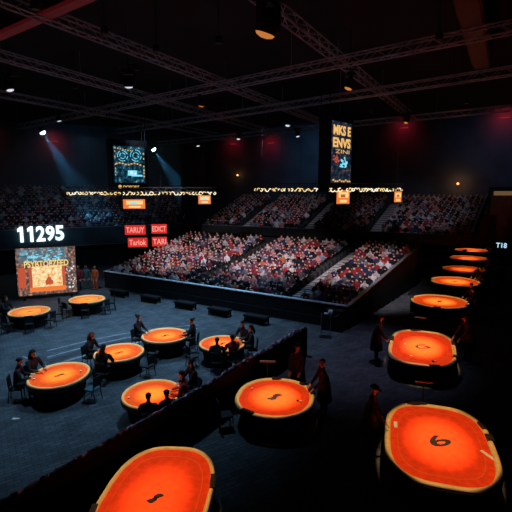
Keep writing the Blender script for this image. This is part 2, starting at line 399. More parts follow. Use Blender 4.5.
mb = MB(); sa, sb = uv(19.72, -0.08).xy, uv(20.1, 13.1).xy
d = (sb - sa).normalized(); n = Vector((-d.y, d.x)) * 0.08
for i in range(12):
    p, q = sa + (sb - sa) * (i / 12), sa + (sb - sa) * ((i + 1) / 12); za, zb = 1.31 + 1.75 * i / 12, 1.31 + 1.75 * (i + 1) / 12
    slab2(mb, p, q, za, zb, za, 0.16)
mb.mi = 1; slab2(mb, sa, sb, 1.36, 3.11, 0.06, 0.2)
struct('wall_stand_side', mb, [M['black'], M['rail_steel']], 'black sloping side wall of the lower stand')
mb = MB(); sa, sb = uv(-0.15, 0).xy, uv(-1.05, 11).xy
for i in range(10):
    p, q = sa + (sb - sa) * (i / 10), sa + (sb - sa) * ((i + 1) / 10); za = 1.2 + 1.7 * i / 10; slab2(mb, p, q, za, za + 0.17, za, 0.14)
mb.mi = 1; slab2(mb, sa, sb, 1.26, 2.96, 0.06, 0.16)
struct('wall_stand_end', mb, [M['black'], M['rail_steel']], 'black sloping end wall of the lower stand beside the dark passage')
mb = MB(); slab(mb, uv(-1.1, 11.0).xy, uv(20.1, 13.2).xy, 0, 3.3, 0.12); struct('wall_stand_rear', mb, M['black'])

# parapets
mb = MB(); ua, ub = uv(-0.6, 12.5).xy, uv(23.7, 14.8).xy
slab(mb, ua, ub, 3.3, 4.06, 0.18); mb.mi = 1; slab(mb, ua, ub, 4.06, 4.1, 0.2)
struct('wall_balcony_front', mb, [M['black'], M['fascia']], 'dark parapet of the upper balcony')
mb = MB(); ea, eb = uv(23.75, 14.8).xy, uv(23.25, 28).xy
for i in range(10):
    p, q = ea + (eb - ea) * (i / 10), ea + (eb - ea) * ((i + 1) / 10); za = 4.2 + 2.6 * i / 10; slab2(mb, p, q, za, za + .26, .85, 0.16)
mb.mi = 1; slab2(mb, ea, eb, 4.45, 7.2, 0.09, 0.12)
struct('wall_balcony_end', mb, [M['black'], M['rail_steel']], 'dark end wall of the balcony with a slanting pale handrail')
mb = MB()
for s in (0.845,):
    p = uv(-0.6 + 24.3 * s, 12.7 + 2.3 * s + 0.2); mb.box((p.x, p.y, 1.7), (0.28, 0.28, 3.4), RZ)
struct('column_balcony', mb, M['black'], 'dark square posts under the balcony end')
mb = MB(); slab(mb, uv(19.0, 28.6).xy, uv(24.2, 28.7).xy, 0, 5.0, 0.15); struct('wall_undercroft', mb, M['black'])

mb = MB(); la, lb = lw(-6, 0).xy, lw(26.8, 0).xy
slab(mb, la, lb, 2.3, 3.95, 0.2); mb.mi = 1; slab(mb, la, lb, 3.95, 4.02, 0.26); slab(mb, la, lb, 2.24, 2.3, 0.26)
mb.mi = 2; slab(mb, lw(-6, .6).xy, lw(26.8, .6).xy, 0, 2.4, 0.15)
struct('wall_gallery_front', mb, [M['fascia'], M['rail_steel'], M['black']], 'dark teal fascia of the gallery with pale edge lines')
mb = MB(); ea, eb = lw(26.9, 0.1).xy, lw(33.2, 14.6).xy
for i in range(10):
    p, q = ea + (eb - ea) * (i / 10), ea + (eb - ea) * ((i + 1) / 10); za = 4.0 + 3.4 * i / 10; slab2(mb, p, q, za, za + .34, 1.6, 0.16)
struct('wall_gallery_end', mb, [M['black']])

def railing(name, label, pts, h, step, m=M['rail_steel']):
    """pts: list of 3D points on the ledge."""
    mb = MB()
    for a, b in zip(pts[:-1], pts[1:]):
        a, b = Vector(a), Vector(b); n = max(1, round((b - a).length / step))
        for z in (h, h * 0.5): mb.tube(a + Vector((0, 0, z)), b + Vector((0, 0, z)), 0.022, 5)
        for k in range(n + 1):
            p = a + (b - a) * (k / n); mb.tube(p, p + Vector((0, 0, h)), 0.02, 5)
    o = mb.build(name, m); tag(o, label, 'railing'); return o
railing('railing', 'thin steel railing along the numbered gallery fascia', [lw(-2, 0, 4.02), lw(26.7, 0, 4.02)], 0.35, 4.0)
railing('railing', 'steel railing on the balcony parapet above the tables at its far end', [uv(20.9, 14.53, 4.1), uv(23.6, 14.79, 4.1)], 0.55, 1.3)

# ------------------------------------------------------------------ beams, trusses
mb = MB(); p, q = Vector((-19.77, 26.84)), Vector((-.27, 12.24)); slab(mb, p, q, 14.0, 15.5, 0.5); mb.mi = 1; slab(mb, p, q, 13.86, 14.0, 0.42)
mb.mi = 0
struct('beam_red', mb, [M['beam_red'], M['beam_glow_red']], 'ceiling beam with red light put into its colour and glowing underside')
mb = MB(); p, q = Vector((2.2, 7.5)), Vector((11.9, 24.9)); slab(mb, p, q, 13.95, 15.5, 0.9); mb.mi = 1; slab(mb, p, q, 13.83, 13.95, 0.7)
struct('beam_rust', mb, [M['beam_brown'], M['beam_glow_brown']], 'rust brown ceiling beam with a faint glow added to its underside')

def truss(p, q, z, label, s=0.42, name='ceiling_truss', group='ceiling trusses'):
    p, q = Vector((*p, z)), Vector((*q, z)); d = (q - p); L = d.length; ang = math.atan2(d.y, d.x)
    t = thing(name, label, 'truss', p, ang, None)
    ch = MB()
    for y in (-s / 2, s / 2):
        for zz in (-s / 2, s / 2): ch.tube((0, y, zz), (L, y, zz), 0.035, 6)
    ch.build('chord', M['truss'], t)
    br = MB(); n = max(2, int(L / 0.62))
    for k in range(n):
        x0, x1 = L * k / n, L * (k + 1) / n
        f = 1 if k % 2 else -1
        for y in (-s / 2, s / 2): br.tube((x0, y, -f * s / 2), (x1, y, f * s / 2), 0.016, 4)
        for zz in (-s / 2, s / 2): br.tube((x0, -f * s / 2, zz), (x1, f * s / 2, zz), 0.016, 4)
    br.build('lattice', M['truss'], t)
    hg = MB(); m_ = max(2, int(L / 8))
    for k in range(m_ + 1):
        x = 0.3 + (L - 0.6) * k / m_; hg = MB(); hg.tube((x, 0, s / 2), (x, 0, H - z), 0.012, 4)
        hg.build('hanging_cable', M['truss'], t)
    return t
truss((-10.0, 14.0), (6.2, 44.6), 14.0, 'aluminium box truss running from the red beam towards the tall gold display')
truss((-14.2, 19.6), (1.2, 51.3), 14.0, 'aluminium box truss crossing above the small square of trusses, behind the red beam')
truss((-18.8, 29.6), (-4.5, 55.2), 13.99, 'aluminium box truss farthest towards the blue spotlights')
truss((-0.6, 15.0), (13.2, 40.3), 14.0, 'aluminium box truss passing the large round orange fixture')
truss((-23.3, 45.3), (14.5, 14.0), 13.57, 'longest aluminium cross truss, nearest the viewer', name='ceiling_truss')
truss((-14.5, 48.6), (19.0, 19.1), 13.56, 'aluminium cross truss reaching the rust brown beam')
truss((-13.0, 61.0), (22.0, 32.6), 13.57, 'farthest aluminium cross truss above the upper balcony')

def moving_head(loc, label, lens, s=1.0, rz=0.0, tilt=0.3, bowl=False):
    t = thing('moving_head_light', label, 'stage light', loc, rz, None)
    m = MB(); m.box((0, 0, -0.10 * s), (0.62 * s, 0.5 * s, 0.2 * s)); m.tube((0, 0, 0), (0, 0, H - loc[2]), 0.03, 6)
    m.box((0, 0, 0.02 * s), (1.3 * s, 0.07, 0.07)); m.box((0.4 * s, 0, .06), (.1 * s, .9 * s, .06)); m.box((-.5 * s, .15, .1), (.08, .7 * s, .05)); m.box((.1, -.3 * s, .16), (.9 * s, .05, .05)); m.path([(-.55 * s, 0, .05), (-.5 * s, .05, -.25 * s), (-.2 * s, .1, -.35 * s), (.2 * s, .08, -.2 * s)], .02, 5)
    m.build('mount', M['fixture'], t)
    y = MB(); y.box((-.36 * s, 0, -.48 * s), (.08 * s, .2 * s, .6 * s)); y.box((.36 * s, 0, -.48 * s), (.08 * s, .2 * s, .6 * s)); y.box((0, 0, -.22 * s), (.8 * s, .2 * s, .08 * s))
    y.build('yoke', M['fixture'], t)
    h = MB(); h.lathe([(0.12 * s, 0.26 * s), (.24 * s, .2 * s), (.29 * s, 0), (.27 * s, -.24 * s), (.25 * s, -.28 * s)], n=16)
    ho = h.build('head', M['fixture'], t, True); ho.location = (0, 0, -.62 * s); ho.rotation_euler = (tilt, 0, 0)
    l = MB(); l.lathe([(.235 * s, 0), (.20 * s, -.05 * s), (.10 * s, -.09 * s), (0.01, -.10 * s)], n=16)
    lo = l.build('lens', lens, ho, True); lo.location = (0, 0, -.275 * s)
    return t
MH = [((-6.4, 23.6, 13.45), 'lens_white', 0.9, 'stage light with a white glint on the truss behind the red beam'),
      ((-3.4, 29.3, 13.45), 'lens_orange', 0.8, 'stage light with an orange lens above the small square of trusses'),
      ((0.42, 15.9, 13.95), 'lens_orange', 1.45, 'largest stage light, round with an orange underside, nearest the viewer'),
      ((4.85, 24.3, 13.45), 'lens_orange', 0.85, 'stage light with an orange lens between the two gold displays and rust beam'),
      ((12.4, 38.3, 13.6), 'lens_orange', 0.7, 'small orange stage light at the far end of the truss beyond the gold display'),
      ((2.7, 39.3, 13.6), 'lens_white', 0.8, 'white stage light hanging just beside the gold display top'),
      ((-1.85, 48.5, 13.5), 'lens_white', 0.8, 'small white stage light on the farthest cross truss, above the fan of aisles'),
      ((-7.0, 55.5, 13.5), 'lens_white', 0.85, 'farthest white stage light, above the dark corner between the seating blocks'),
      ((4.2, 47.0, 13.6), 'lens_white', 0.8, 'small white stage light against the red glow on the back wall'),
      ((-13.2, 25.1, 13.5), 'lens_white', 0.8, 'white stage light at the edge of view below the red beam'),
      ((-15.5, 36.5, 13.5), 'lens_white', 0.7, 'dim stage light on the truss nearest the blue spotlight'),
      ((8.3, 33.0, 13.6), 'fixture', 0.8, 'dark stage light above the lower stand, unlit')]
for k, (p, ln, s, lab) in enumerate(MH):
    moving_head(p, lab, M[ln], s, R(30 * k), 0.25 if ln != 'lens_orange' else R(20))

# blue follow spots with their beams in haze
def follow_spot(loc, target, label, power, ang):
    t = thing('spotlight', label, 'spotlight', loc)
    q = (Vector(target) - Vector(loc)).to_track_quat('-Z', 'Y').to_euler()
    b = MB(); b.lathe([(.14, .42), (.2, .36), (.2, 0.0), (.25, -.06), (.25, -.12)], n=16); bo = b.build('housing', M['fixture'], t, True); bo.rotation_euler = q
    l = MB(); l.lathe([(.26, 0), (.25, -.08), (.18, -.17), (.08, -.22), (.01, -.23)], n=16); lo = l.build('lens', M['lens_blue'], bo, True); lo.location = (0, 0, -.12)
    k = MB(); k.tube((0, 0, .3), (0, 0, H - loc[2]), .03, 6); k.box((0, 0, .42), (.5, .08, .08)); k.build('hanger', M['fixture'], t)
    d = (Vector(target) - Vector(loc)).normalized() * 0.45
    spot(Vector(loc) + d, target, power, (0.10, 0.55, 1.0), ang, 1.0, 0.05, 'follow_spot_lamp')
follow_spot((-20.8, 45, 13.17), (-16.5, 46.5, 5), 'blue white spotlight casting a beam over the gallery beyond the number sign', 7000, 30)
follow_spot((-11.2, 50, 12.0), (-6.5, 50.5, 5), 'blue white spotlight casting a beam beside the swirling blue display', 6000, 30)

def haze_mat():
    m = bpy.data.materials.new('haze'); m.use_nodes = True; nt = m.node_tree
    nt.nodes.remove(nt.nodes['Principled BSDF']); v = nt.nodes.new('ShaderNodeVolumeScatter')
    v.inputs['Color'].default_value = (0.8, 0.9, 1, 1); v.inputs['Density'].default_value = 0.012; v.inputs['Anisotropy'].default_value = 0.1
    nt.links.new(v.outputs[0], nt.nodes['Material Output'].inputs['Volume']); return m
mb = MB(); q = [lw(2, -.3), lw(26.5, -.3), lw(32.6, 14), lw(2, 14)]
mb.rings([[(p.x, p.y, z) for p in q] for z in (4.6, 13.1)])
tag(mb.build('haze', haze_mat()), 'thin blue haze hanging in the spotlight beams above the gallery', 'haze', None, 'stuff')

# red wall washers
def wall_washer(p, nrm, label, power):
    t = thing('wall_light', label, 'wall light', p, math.atan2(nrm.y, nrm.x) - PI / 2)
    b = MB(); b.box((0, -.15, 0), (1.0, .3, .16)); b.build('housing', M['fixture'], t)
    l = MB(); l.box((0, 0.02, -.06), (.9, .04, .03)); l.build('lens', glow('washer_red', (1, .05, .05), 0.5), t)
    q = Vector(p) + Vector((nrm.x, nrm.y, 0)) * 1.3
    spot(q + Vector((0, 0, 0.35)), Vector(p) - Vector((nrm.x, nrm.y, 0)) * 0.2 + Vector((0, 0, -.5)), power * .33, (1, 0.03, 0.05), 150, 1.0, 0.5, 'wall_wash_lamp')
nb = -E2; nl = -LN
def on_back(u, z): p = uv(u, 28.98, z); return (p.x, p.y, z)
def on_left(a, z): p = lw(a, 15.48, z); return (p.x, p.y, z)
for pt, nr, lab, pw in ((on_left(9.5, 13.9), nl, 'red wall light above the blue spotlight on the gallery side', 150), (on_left(16.5, 13.4), nl, 'red wall light high behind the swirling blue display', 330),
                        (on_back(-8.5, 13.8), nb, 'red wall light in the far corner of the hall', 330), (on_back(-2.5, 13.6), nb, 'red wall light behind the white stage lights on the back wall', 380),
                        (on_back(14.5, 14.3), nb, 'red wall light on the back wall beyond the gold display', 420), (on_back(24.2, 14.6), nb, 'red wall light on the back wall above the tall exit', 420)):
    wall_washer(pt, nr, lab, pw)

def wall_lamp(p, label, power):
    t = thing('wall_lamp', label, 'wall lamp', p)
    b = MB(); b.lathe([(.1, -.2), (.14, -.1), (.14, 0)], n=10); b.build('bracket', M['fixture'], t)
    l = MB(); l.ell((0, 0, .1), (.13, .13, .13)); l.build('globe', M['warm_lamp'], t, True)
    pl = bpy.data.lights.new('wall_lamp_glow', 'POINT'); pl.energy = power; pl.color = (1, .4, .12); pl.shadow_soft_size = .15
    o = bpy.data.objects.new('wall_lamp_glow', pl); C.objects.link(o); o.location = Vector(p) + Vector((0, 0, .1)) + Vector((-.3, -.45, 0))
p = uv(20.4, 28.6, 8.05); wall_lamp(p, 'small warm lamp on the back wall near the tall exit', 45)
p = uv(-7.6, 28.7, 9.4); wall_lamp(p, 'faint warm lamp in the far corner of the hall', 14)
p = lw(8.6, 15.1, 9.4); wall_lamp(p, 'small dim orange lamp on the gallery wall', 14)

# tall exit on the back wall
t = thing('door_1', None, None, uv(24.75, 28.9), RZ); t.scale = (.75, 1, 1); t['kind'] = 'structure'
m = MB(); m.box((0, 0, 3.5), (3.2, .12, 7.0)); m.build('door_panel', M['door_panel'], t)
m = MB(); m.box((-1.75, -.1, 3.7), (.3, .3, 7.4)); m.box((1.75, -.1, 3.7), (.3, .3, 7.4)); m.box((0, -.1, 7.6), (3.8, .3, .4)); m.build('door_frame', M['black'], t)
m = MB(); m.box((0, -.1, 7.18), (2.6, .1, .42)); m.build('lit_transom', M['lintel'], t)

# ------------------------------------------------------------------ glowing numbers, signs, displays
def lw_sign(a, z, off=0.14): p = lw(a, -off, z); return p
t = thing('number_sign', 'glowing white number sign on the teal gallery fascia', 'sign', lw_sign(13.1, 3.56), LRZ)
def digit_one():
    m = MB(); m.box((.06, 0, 0), (.26, .1, 1.4)); m.add([(.0, -.05, .7), (-.26, -.05, .52), (-.26, -.05, .22), (.0, -.05, .36), (.0, .05, .7), (-.26, .05, .52), (-.26, .05, .22), (.0, .05, .36)], [(0, 1, 2, 3), (7, 6, 5, 4), (0, 4, 5, 1), (1, 5, 6, 2), (2, 6, 7, 3), (3, 7, 4, 0)])
    return m
for k, ch in enumerate('11295'):
    if ch == '1':
        o = digit_one().build('digit', M['white_glow'], t); o.location = (-1.62 + .80 * k, -.06, 0); continue
    text('digit', ch, 2, M['white_glow'], t, (-1.62 + 0.80 * k, -0.06, 0), (PI / 2, 0, 0), 0.52 if ch == '1' else 0.74, 1.4, 0.06, 0.05)

def red_sign(loc, rz, txt, w_, h_, label):
    t = thing('red_sign', label, 'sign', loc, rz, 'red signs')
    m = MB(); m.box((0, .06, 0), (w_ + .08, .1, h_ + .08)); m.build('casing', M['black'], t)
    m = MB(); m.box((0, 0, 0), (w_, .02, h_)); m.build('lit_panel', M['red_px'], t)
    text('lettering', txt, .5, M['pink_px'], t, (0, -.014, 0), (PI / 2, 0, 0), w_ * .88, h_ * .6, 0.01)
    m = MB(); m.tube((0, .1, h_ / 2), (0, .1, h_ / 2 + .4), .03); m.build('hanger', M['fixture'], t)
sx = (-11.35, -9.35)
red_sign((-11.7, 43.5, 3.67), R(8), 'TARUY', 1.95, .92, 'larger red lit sign, topmost beside the gallery fascia')
red_sign((-9.45, 43.85, 3.75), R(8), 'EDICT', 1.5, .92, 'upper red lit sign nearest the crowd')
red_sign((-11.5, 43.5, 2.45), R(8), 'Tarlok', 1.85, .92, 'lower red lit sign farther from the crowd, beneath the larger one')
red_sign((-9.45, 43.85, 2.5), R(8), 'TARI', 1.45, .92, 'lower red lit sign partly behind the end of the stand')

# stage display
t = thing('stage_display', 'large bright stage display showing an orange scene on a stand', 'screen', (-14.55, 30.85, 0), math.atan2(1.5, 3.4))
W_, H_ = 3.75, 3.3; zc = 0.28 + H_ / 2
def px(name, m, x0, x1, z0, z1, off, par=t):
    mb = MB(); mb.box(((x0 + x1) / 2, -off, (z0 + z1) / 2), (x1 - x0, .012, z1 - z0)); return mb.build(name, m, par)
m = MB(); m.box((0, .1, zc), (W_ + .12, .16, H_ + .12)); cs = m.build('casing', M['black'], t)
for x in (-1.5, 1.5):
    m = MB(); m.box((x, .1, .12), (.12, .9, .24)); m.build('foot', M['black'], t)
scr = px('screen_surface', M['scr_side'], -W_ / 2, W_ / 2, zc - H_ / 2, zc + H_ / 2, 0.0)
z0 = zc - H_ / 2
px('picture_swirl', M['scr_swirl'], -1.75, 1.3, z0 + 2.35, z0 + 3.25, .014)
px('picture_scene', M['scr_scene'], -.95, .95, z0 + .55, z0 + 2.0, .014)
px('picture_border', M['deep_orange_px'], -1.15, -.95, z0 + .4, z0 + 2.0, .014); px('picture_border', M['deep_orange_px'], .95, 1.15, z0 + .4, z0 + 2.0, .014)
px('picture_border', M['orange_px'], -1.15, 1.15, z0 + .22, z0 + .55, .015)
px('picture_border', M['deep_orange_px'], -1.8, -1.35, z0 + .55, z0 + 1.95, .014)
m = MB(); m.mi = 0
for x, z, a, b in ((.1, .95, .16, .30), (-.05, .85, .10, .2), (.26, .84, .09, .18)): m.ell((x, -.02, z0 + z), (a, .01, b), 10, 6)
m.build('picture_figure', M['deep_orange_px'], t)
text('lettering', "PSYBTOEZEED", .5, M['yellow_px'], t, (0, -.03, z0 + 2.17), (PI / 2, 0, 0), 2.8, .44, 0.012)
rt = random.Random(3); m = MB()
for k in range(26): m.box((rt.uniform(1.25, 1.8), -.016, z0 + rt.uniform(.3, 1.9)), (rt.uniform(.04, .12), .01, rt.uniform(.03, .1)))
m.build('picture_specks', M['pale_px'], t)
m = MB()
for k in range(20): m.box((rt.uniform(-1.5, 1.1), -.026, z0 + rt.uniform(2.45, 3.1)), (rt.uniform(.1, .35), .008, rt.uniform(.04, .09)))
m.build('picture_specks', M['cyan_px'], t)

def tower(loc, rz, w_, h_, label, style):
    """Hanging display: casing, screen picture, frame cables; loc is the screen's lower centre."""
    t = thing('hanging_display', label, 'screen', loc, rz)
    m = MB(); m.box((0, .45, h_ / 2 - .05), (w_ + .5, .8, h_ + 1.1)); m.build('casing', M['black'], t)
    m = MB(); m.box((0, 0.03, h_ / 2), (w_ + .14, .06, h_ + .14)); m.build('bezel', M['fixture'], t)
    px('screen_surface', M['scr_teal'] if style == 'teal' else M['scr_dark'], -w_ / 2, w_ / 2, 0, h_, .006, t)
    m = MB()
    for x in (-w_ / 2 - .1, w_ / 2 + .1):
        for y in (.1, .8):
            m = MB(); m.tube((x, y, h_ + .45), (x * 1.05, y, H - loc[2]), .03, 5); m.build('hanging_pole', M['fixture'], t)
    if style == 'teal':
        seg = 18
        for cx, cz, rr in ((-.55, h_ * .74, .40), (.52, h_ * .76, .44)):
            m = MB()
            for r_ in (rr, rr * .55):
                for k in range(seg): 
                    if (k * 7) % 5 == 0: continue
                    a0, a1 = 2 * PI * k / seg, 2 * PI * (k + .8) / seg
                    m.tube((cx + r_ * math.cos(a0), -.016, cz + r_ * math.sin(a0)), (cx + r_ * math.cos(a1), -.016, cz + r_ * math.sin(a1)), .035, 4)
            m.build('picture_ring', M['cyan_px'], t)
        m = MB(); m.box((.2, -.02, h_ * .27), (.75, .01, .42)); m.box((.55, -.02, h_ * .2), (.9, .01, .14)); m.build('picture_block', M['cyan_px'], t)
        m = MB(); m.box((.12, -.03, h_ * .28), (.2, .01, .25)); m.box((.4, -.03, h_ * .25), (.12, .01, .2)); m.build('picture_block', M['pale_px'], t)
        m = MB(); rr = random.Random(5)
        for k in range(9): m.box((-w_ / 2 + .2 + k * .24, -.02, h_ * .52 + .06 * math.sin(k * 1.3)), (.15, .01, .10))
        for k in range(7): m.box((-w_ / 2 + .15 + k * .2, -.02, h_ * .95 - .03 * k), (.1, .01, .08))
        for z in (.5, .75, 1.0, 1.3, 1.9, 2.3): m.box((w_ / 2 - .1, -.02, z), (.1, .01, .12)); m.box((-w_ / 2 + .1, -.02, z + .1), (.07, .01, .1))
        m.build('picture_specks', M['amber_text'], t)
        text('lettering', 'DOEORT', .3, M['amber_text'], t, (.05, -.05, -.33), (PI / 2, 0, 0), 1.3, .2, .01)
        m = MB(); m.ell((-.85, -.03, -.32), (.14, .02, .14), 10, 6); m.build('round_light', M['amber_text'], t)
    else:
        text('lettering', 'MKS E', .5, M['gold_text'], t, (0, -.02, h_ * .86), (PI / 2, 0, 0), w_ * .86, h_ * .16, .02)
        text('lettering', 'ENVS', .5, M['gold_text'], t, (0, -.02, h_ * .66), (PI / 2, 0, 0), w_ * .88, h_ * .16, .02)
        text('lettering', 'ZINI', .5, M['amber_text'], t, (.1, -.02, h_ * .52), (PI / 2, 0, 0), w_ * .7, h_ * .06, .0)
        m = MB(); rq = random.Random(8)
        for k in range(16): m.box((.30 + rq.gauss(0, .25), -.018 - .001 * k, h_ * .31 + rq.gauss(0, .18)), (rq.uniform(.15, .4), .008, rq.uniform(.06, .16)))
        m.build('picture_specks', M['cyan_px'], t)
        m = MB()
        for k in range(14): m.box((-.72 + rq.gauss(0, .2), -.018 - .001 * k, h_ * .38 + rq.gauss(0, .18)), (rq.uniform(.1, .22), .008, rq.uniform(.06, .14)))
        m.build('picture_specks', M['deep_orange_px'], t)
        m = MB()
        for k in range(9): m.box((-w_ / 2 + .3 + k * .27, -.02, h_ * .03 + (.08 if k % 3 == 0 else 0)), (.2, .01, .10))
        m.build('picture_specks', M['amber_text'], t)
    return t
tower((-10.0, 36.3, 8.08), R(35), 2.5, 2.8, 'hanging display showing swirling blue and amber pictures above the gallery', 'teal')
tower((5.95, 32.0, 7.98), R(48), 2.6, 4.15, 'tall narrow hanging display with gold lettering above the stand', 'gold')

# light strings: lattice rings carrying curled warm bulbs
def bulb_truss(name, pts, label, n, seed, z):
    t = thing(name, label, 'light truss', (pts[0][0], pts[0][1], z)); o0 = Vector((pts[0][0], pts[0][1], z))
    ch = MB(); la = MB(); cb = MB(); rr = random.Random(seed)
    loc = [Vector((p[0], p[1], p[2] if len(p) > 2 else z)) - o0 for p in pts]
    tot = sum((b - a).length for a, b in zip(loc[:-1], loc[1:])); cnt = 0
    for a, b in zip(loc[:-1], loc[1:]):
        d = (b - a).normalized(); nrm = Vector((-d.y, d.x, 0)) * .18; L = (b - a).length
        for s in (-1, 1):
            for zz in (0.18, .5): ch.tube(a + nrm * s + Vector((0, 0, zz)), b + nrm * s + Vector((0, 0, zz)), .03, 5)
        k_ = max(2, int(L / .5))
        for k in range(k_):
            f = 1 if k % 2 else -1
            for s in (-1, 1): la.tube(a + d * (L * k / k_) + nrm * s + Vector((0, 0, .34 - .16 * f)), a + d * (L * (k + 1) / k_) + nrm * s + Vector((0, 0, .34 + .16 * f)), .014, 4)
        for k in ((.08, .55) if a == loc[0] else (.45, .92)):
            p = a + d * (L * k); cb = MB(); cb.tube(p + Vector((0, 0, .5)), p + Vector((0, 0, H - z)), .008, 4); cb.build('hanging_cable', M['fixture'], t)
        nb_ = round(n * L / tot)
        for k in range(nb_):
            p = a + d * (L * (k + .5) / nb_) - nrm * 1.15 * (1 if (Vector((-d.y, d.x, 0)).dot(-o0) < 0) else -1)
            mb = MB(); st = rr.uniform(0, 6.28); sw = rr.uniform(2.2, 5.2); rad = rr.uniform(.07, .125)
            pts_ = [p + d * (rad * math.cos(st + sw * q / 8)) * 1.2 + Vector((0, 0, .06 + rr.uniform(-.03, .03) * 0 + rad * math.sin(st + sw * q / 8))) for q in range(9)]
            mb.path(pts_, .034, 5); mb.build('bulb', M['bulb'] if rr.random() < .6 else M['bulb_pale'], t)
    ch.build('chord', M['fixture'], t); la.build('lattice', M['fixture'], t)
    return t
bulb_truss('light_truss', [(-14.9, 36.0), (-10.9, 35.0), (-3.1, 35.6)], 'dark hanging truss strung with warm bulbs beneath the blue swirling display', 44, 2, 7.18)
bulb_truss('light_truss', [(0.0, 35.5), (5.9, 30.6), (11.0, 34.6)], 'dark hanging truss strung with warm bulbs beneath the gold lettered display', 50, 4, 7.45)

def small_screen(loc, rz, w_, h_, label, pale):
    t = thing('small_display', label, 'screen', loc, rz, None)
    m = MB(); m.box((0, .1, 0), (w_ + .12, .2, h_ + .12)); m.build('casing', M['black'], t)
    px('screen_surface', M['orange_px'], -w_ / 2, w_ / 2, -h_ / 2, h_ / 2, .006, t)
    px('picture_block', M['yellow_px'], -w_ * .36, w_ * .40, -h_ * .05, h_ * .36, .02, t)
    px('picture_block', M['deep_orange_px'] if not pale else M['cyan_px'], -w_ * .2, w_ * .15, -h_ * .02, h_ * .2, .03, t)
    px('picture_block', M['yellow_px'], -w_ * .25, w_ * .3, -h_ * .4, -h_ * .2, .02, t)
    for x in (-.2 * w_, .2 * w_):
        m = MB(); m.tube((x, .1, h_ / 2), (x, .1, h_ / 2 + .55), .025); m.build('hanger', M['fixture'], t)
small_screen((-9.5, 35.3, 6.42), R(12), 1.65, .72, 'small orange display with a teal picture hanging below the blue swirling display', True)
small_screen((-4.05, 35.7, 6.75), R(-8), .98, .66, 'small orange and pale display at the end of the bulb truss', True)
small_screen((5.95, 31.0, 7.02), R(24), 1.05, .92, 'small orange display hanging directly beneath the gold lettered display', False)
small_screen((10.6, 33.9, 7.0), R(24), .68, .80, 'smallest orange display near the crowd on the balcony', False)
p = uv(24.9, 27.5, 2.1)
t = thing('lit_sign', 'small blue white lit sign by the tall exit', 'sign', p, RZ)
m = MB(); m.box((0, .05, 0), (1.15, .08, .75)); m.tube((0, .08, -.3), (0, .08, -2.1), .04); m.box((0, .08, -2.08), (.5, .4, .04)); m.build('casing', M['black'], t)
text('lettering', 'T18', .5, M['blue_sign'], t, (0, 0, 0), (PI / 2, 0, 0), .95, .5, .01)

# ------------------------------------------------------------------ barrier across the floor
pa, pb = Vector((-6.7, 5.56)), Vector((2.27, 19.72)); d = (pb - pa); ang = math.atan2(d.y, d.x); L = d.length
t = thing('floor_barrier', 'long black barrier with highlights painted on its top edge dividing the gaming floor', 'barrier', (pa.x, pa.y, 0), ang)
m = MB(); m.box((L / 2, 0, .67), (L, .14, 1.34)); n_ = int(L / 1.6)
m.build('panel', M['black_cloth'], t)
for k in range(n_ + 1):
    m = MB(); m.box((.08 + (L - .16) * k / n_, 0, .03), (.08, .7, .06)); m.build('foot', M['black'], t)
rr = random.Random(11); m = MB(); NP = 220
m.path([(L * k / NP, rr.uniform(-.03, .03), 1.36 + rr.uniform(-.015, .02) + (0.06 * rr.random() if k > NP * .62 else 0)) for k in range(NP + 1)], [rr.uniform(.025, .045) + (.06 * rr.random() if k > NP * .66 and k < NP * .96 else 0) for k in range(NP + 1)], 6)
m.build('edge_glint_strip', M['edge_glint'], t)

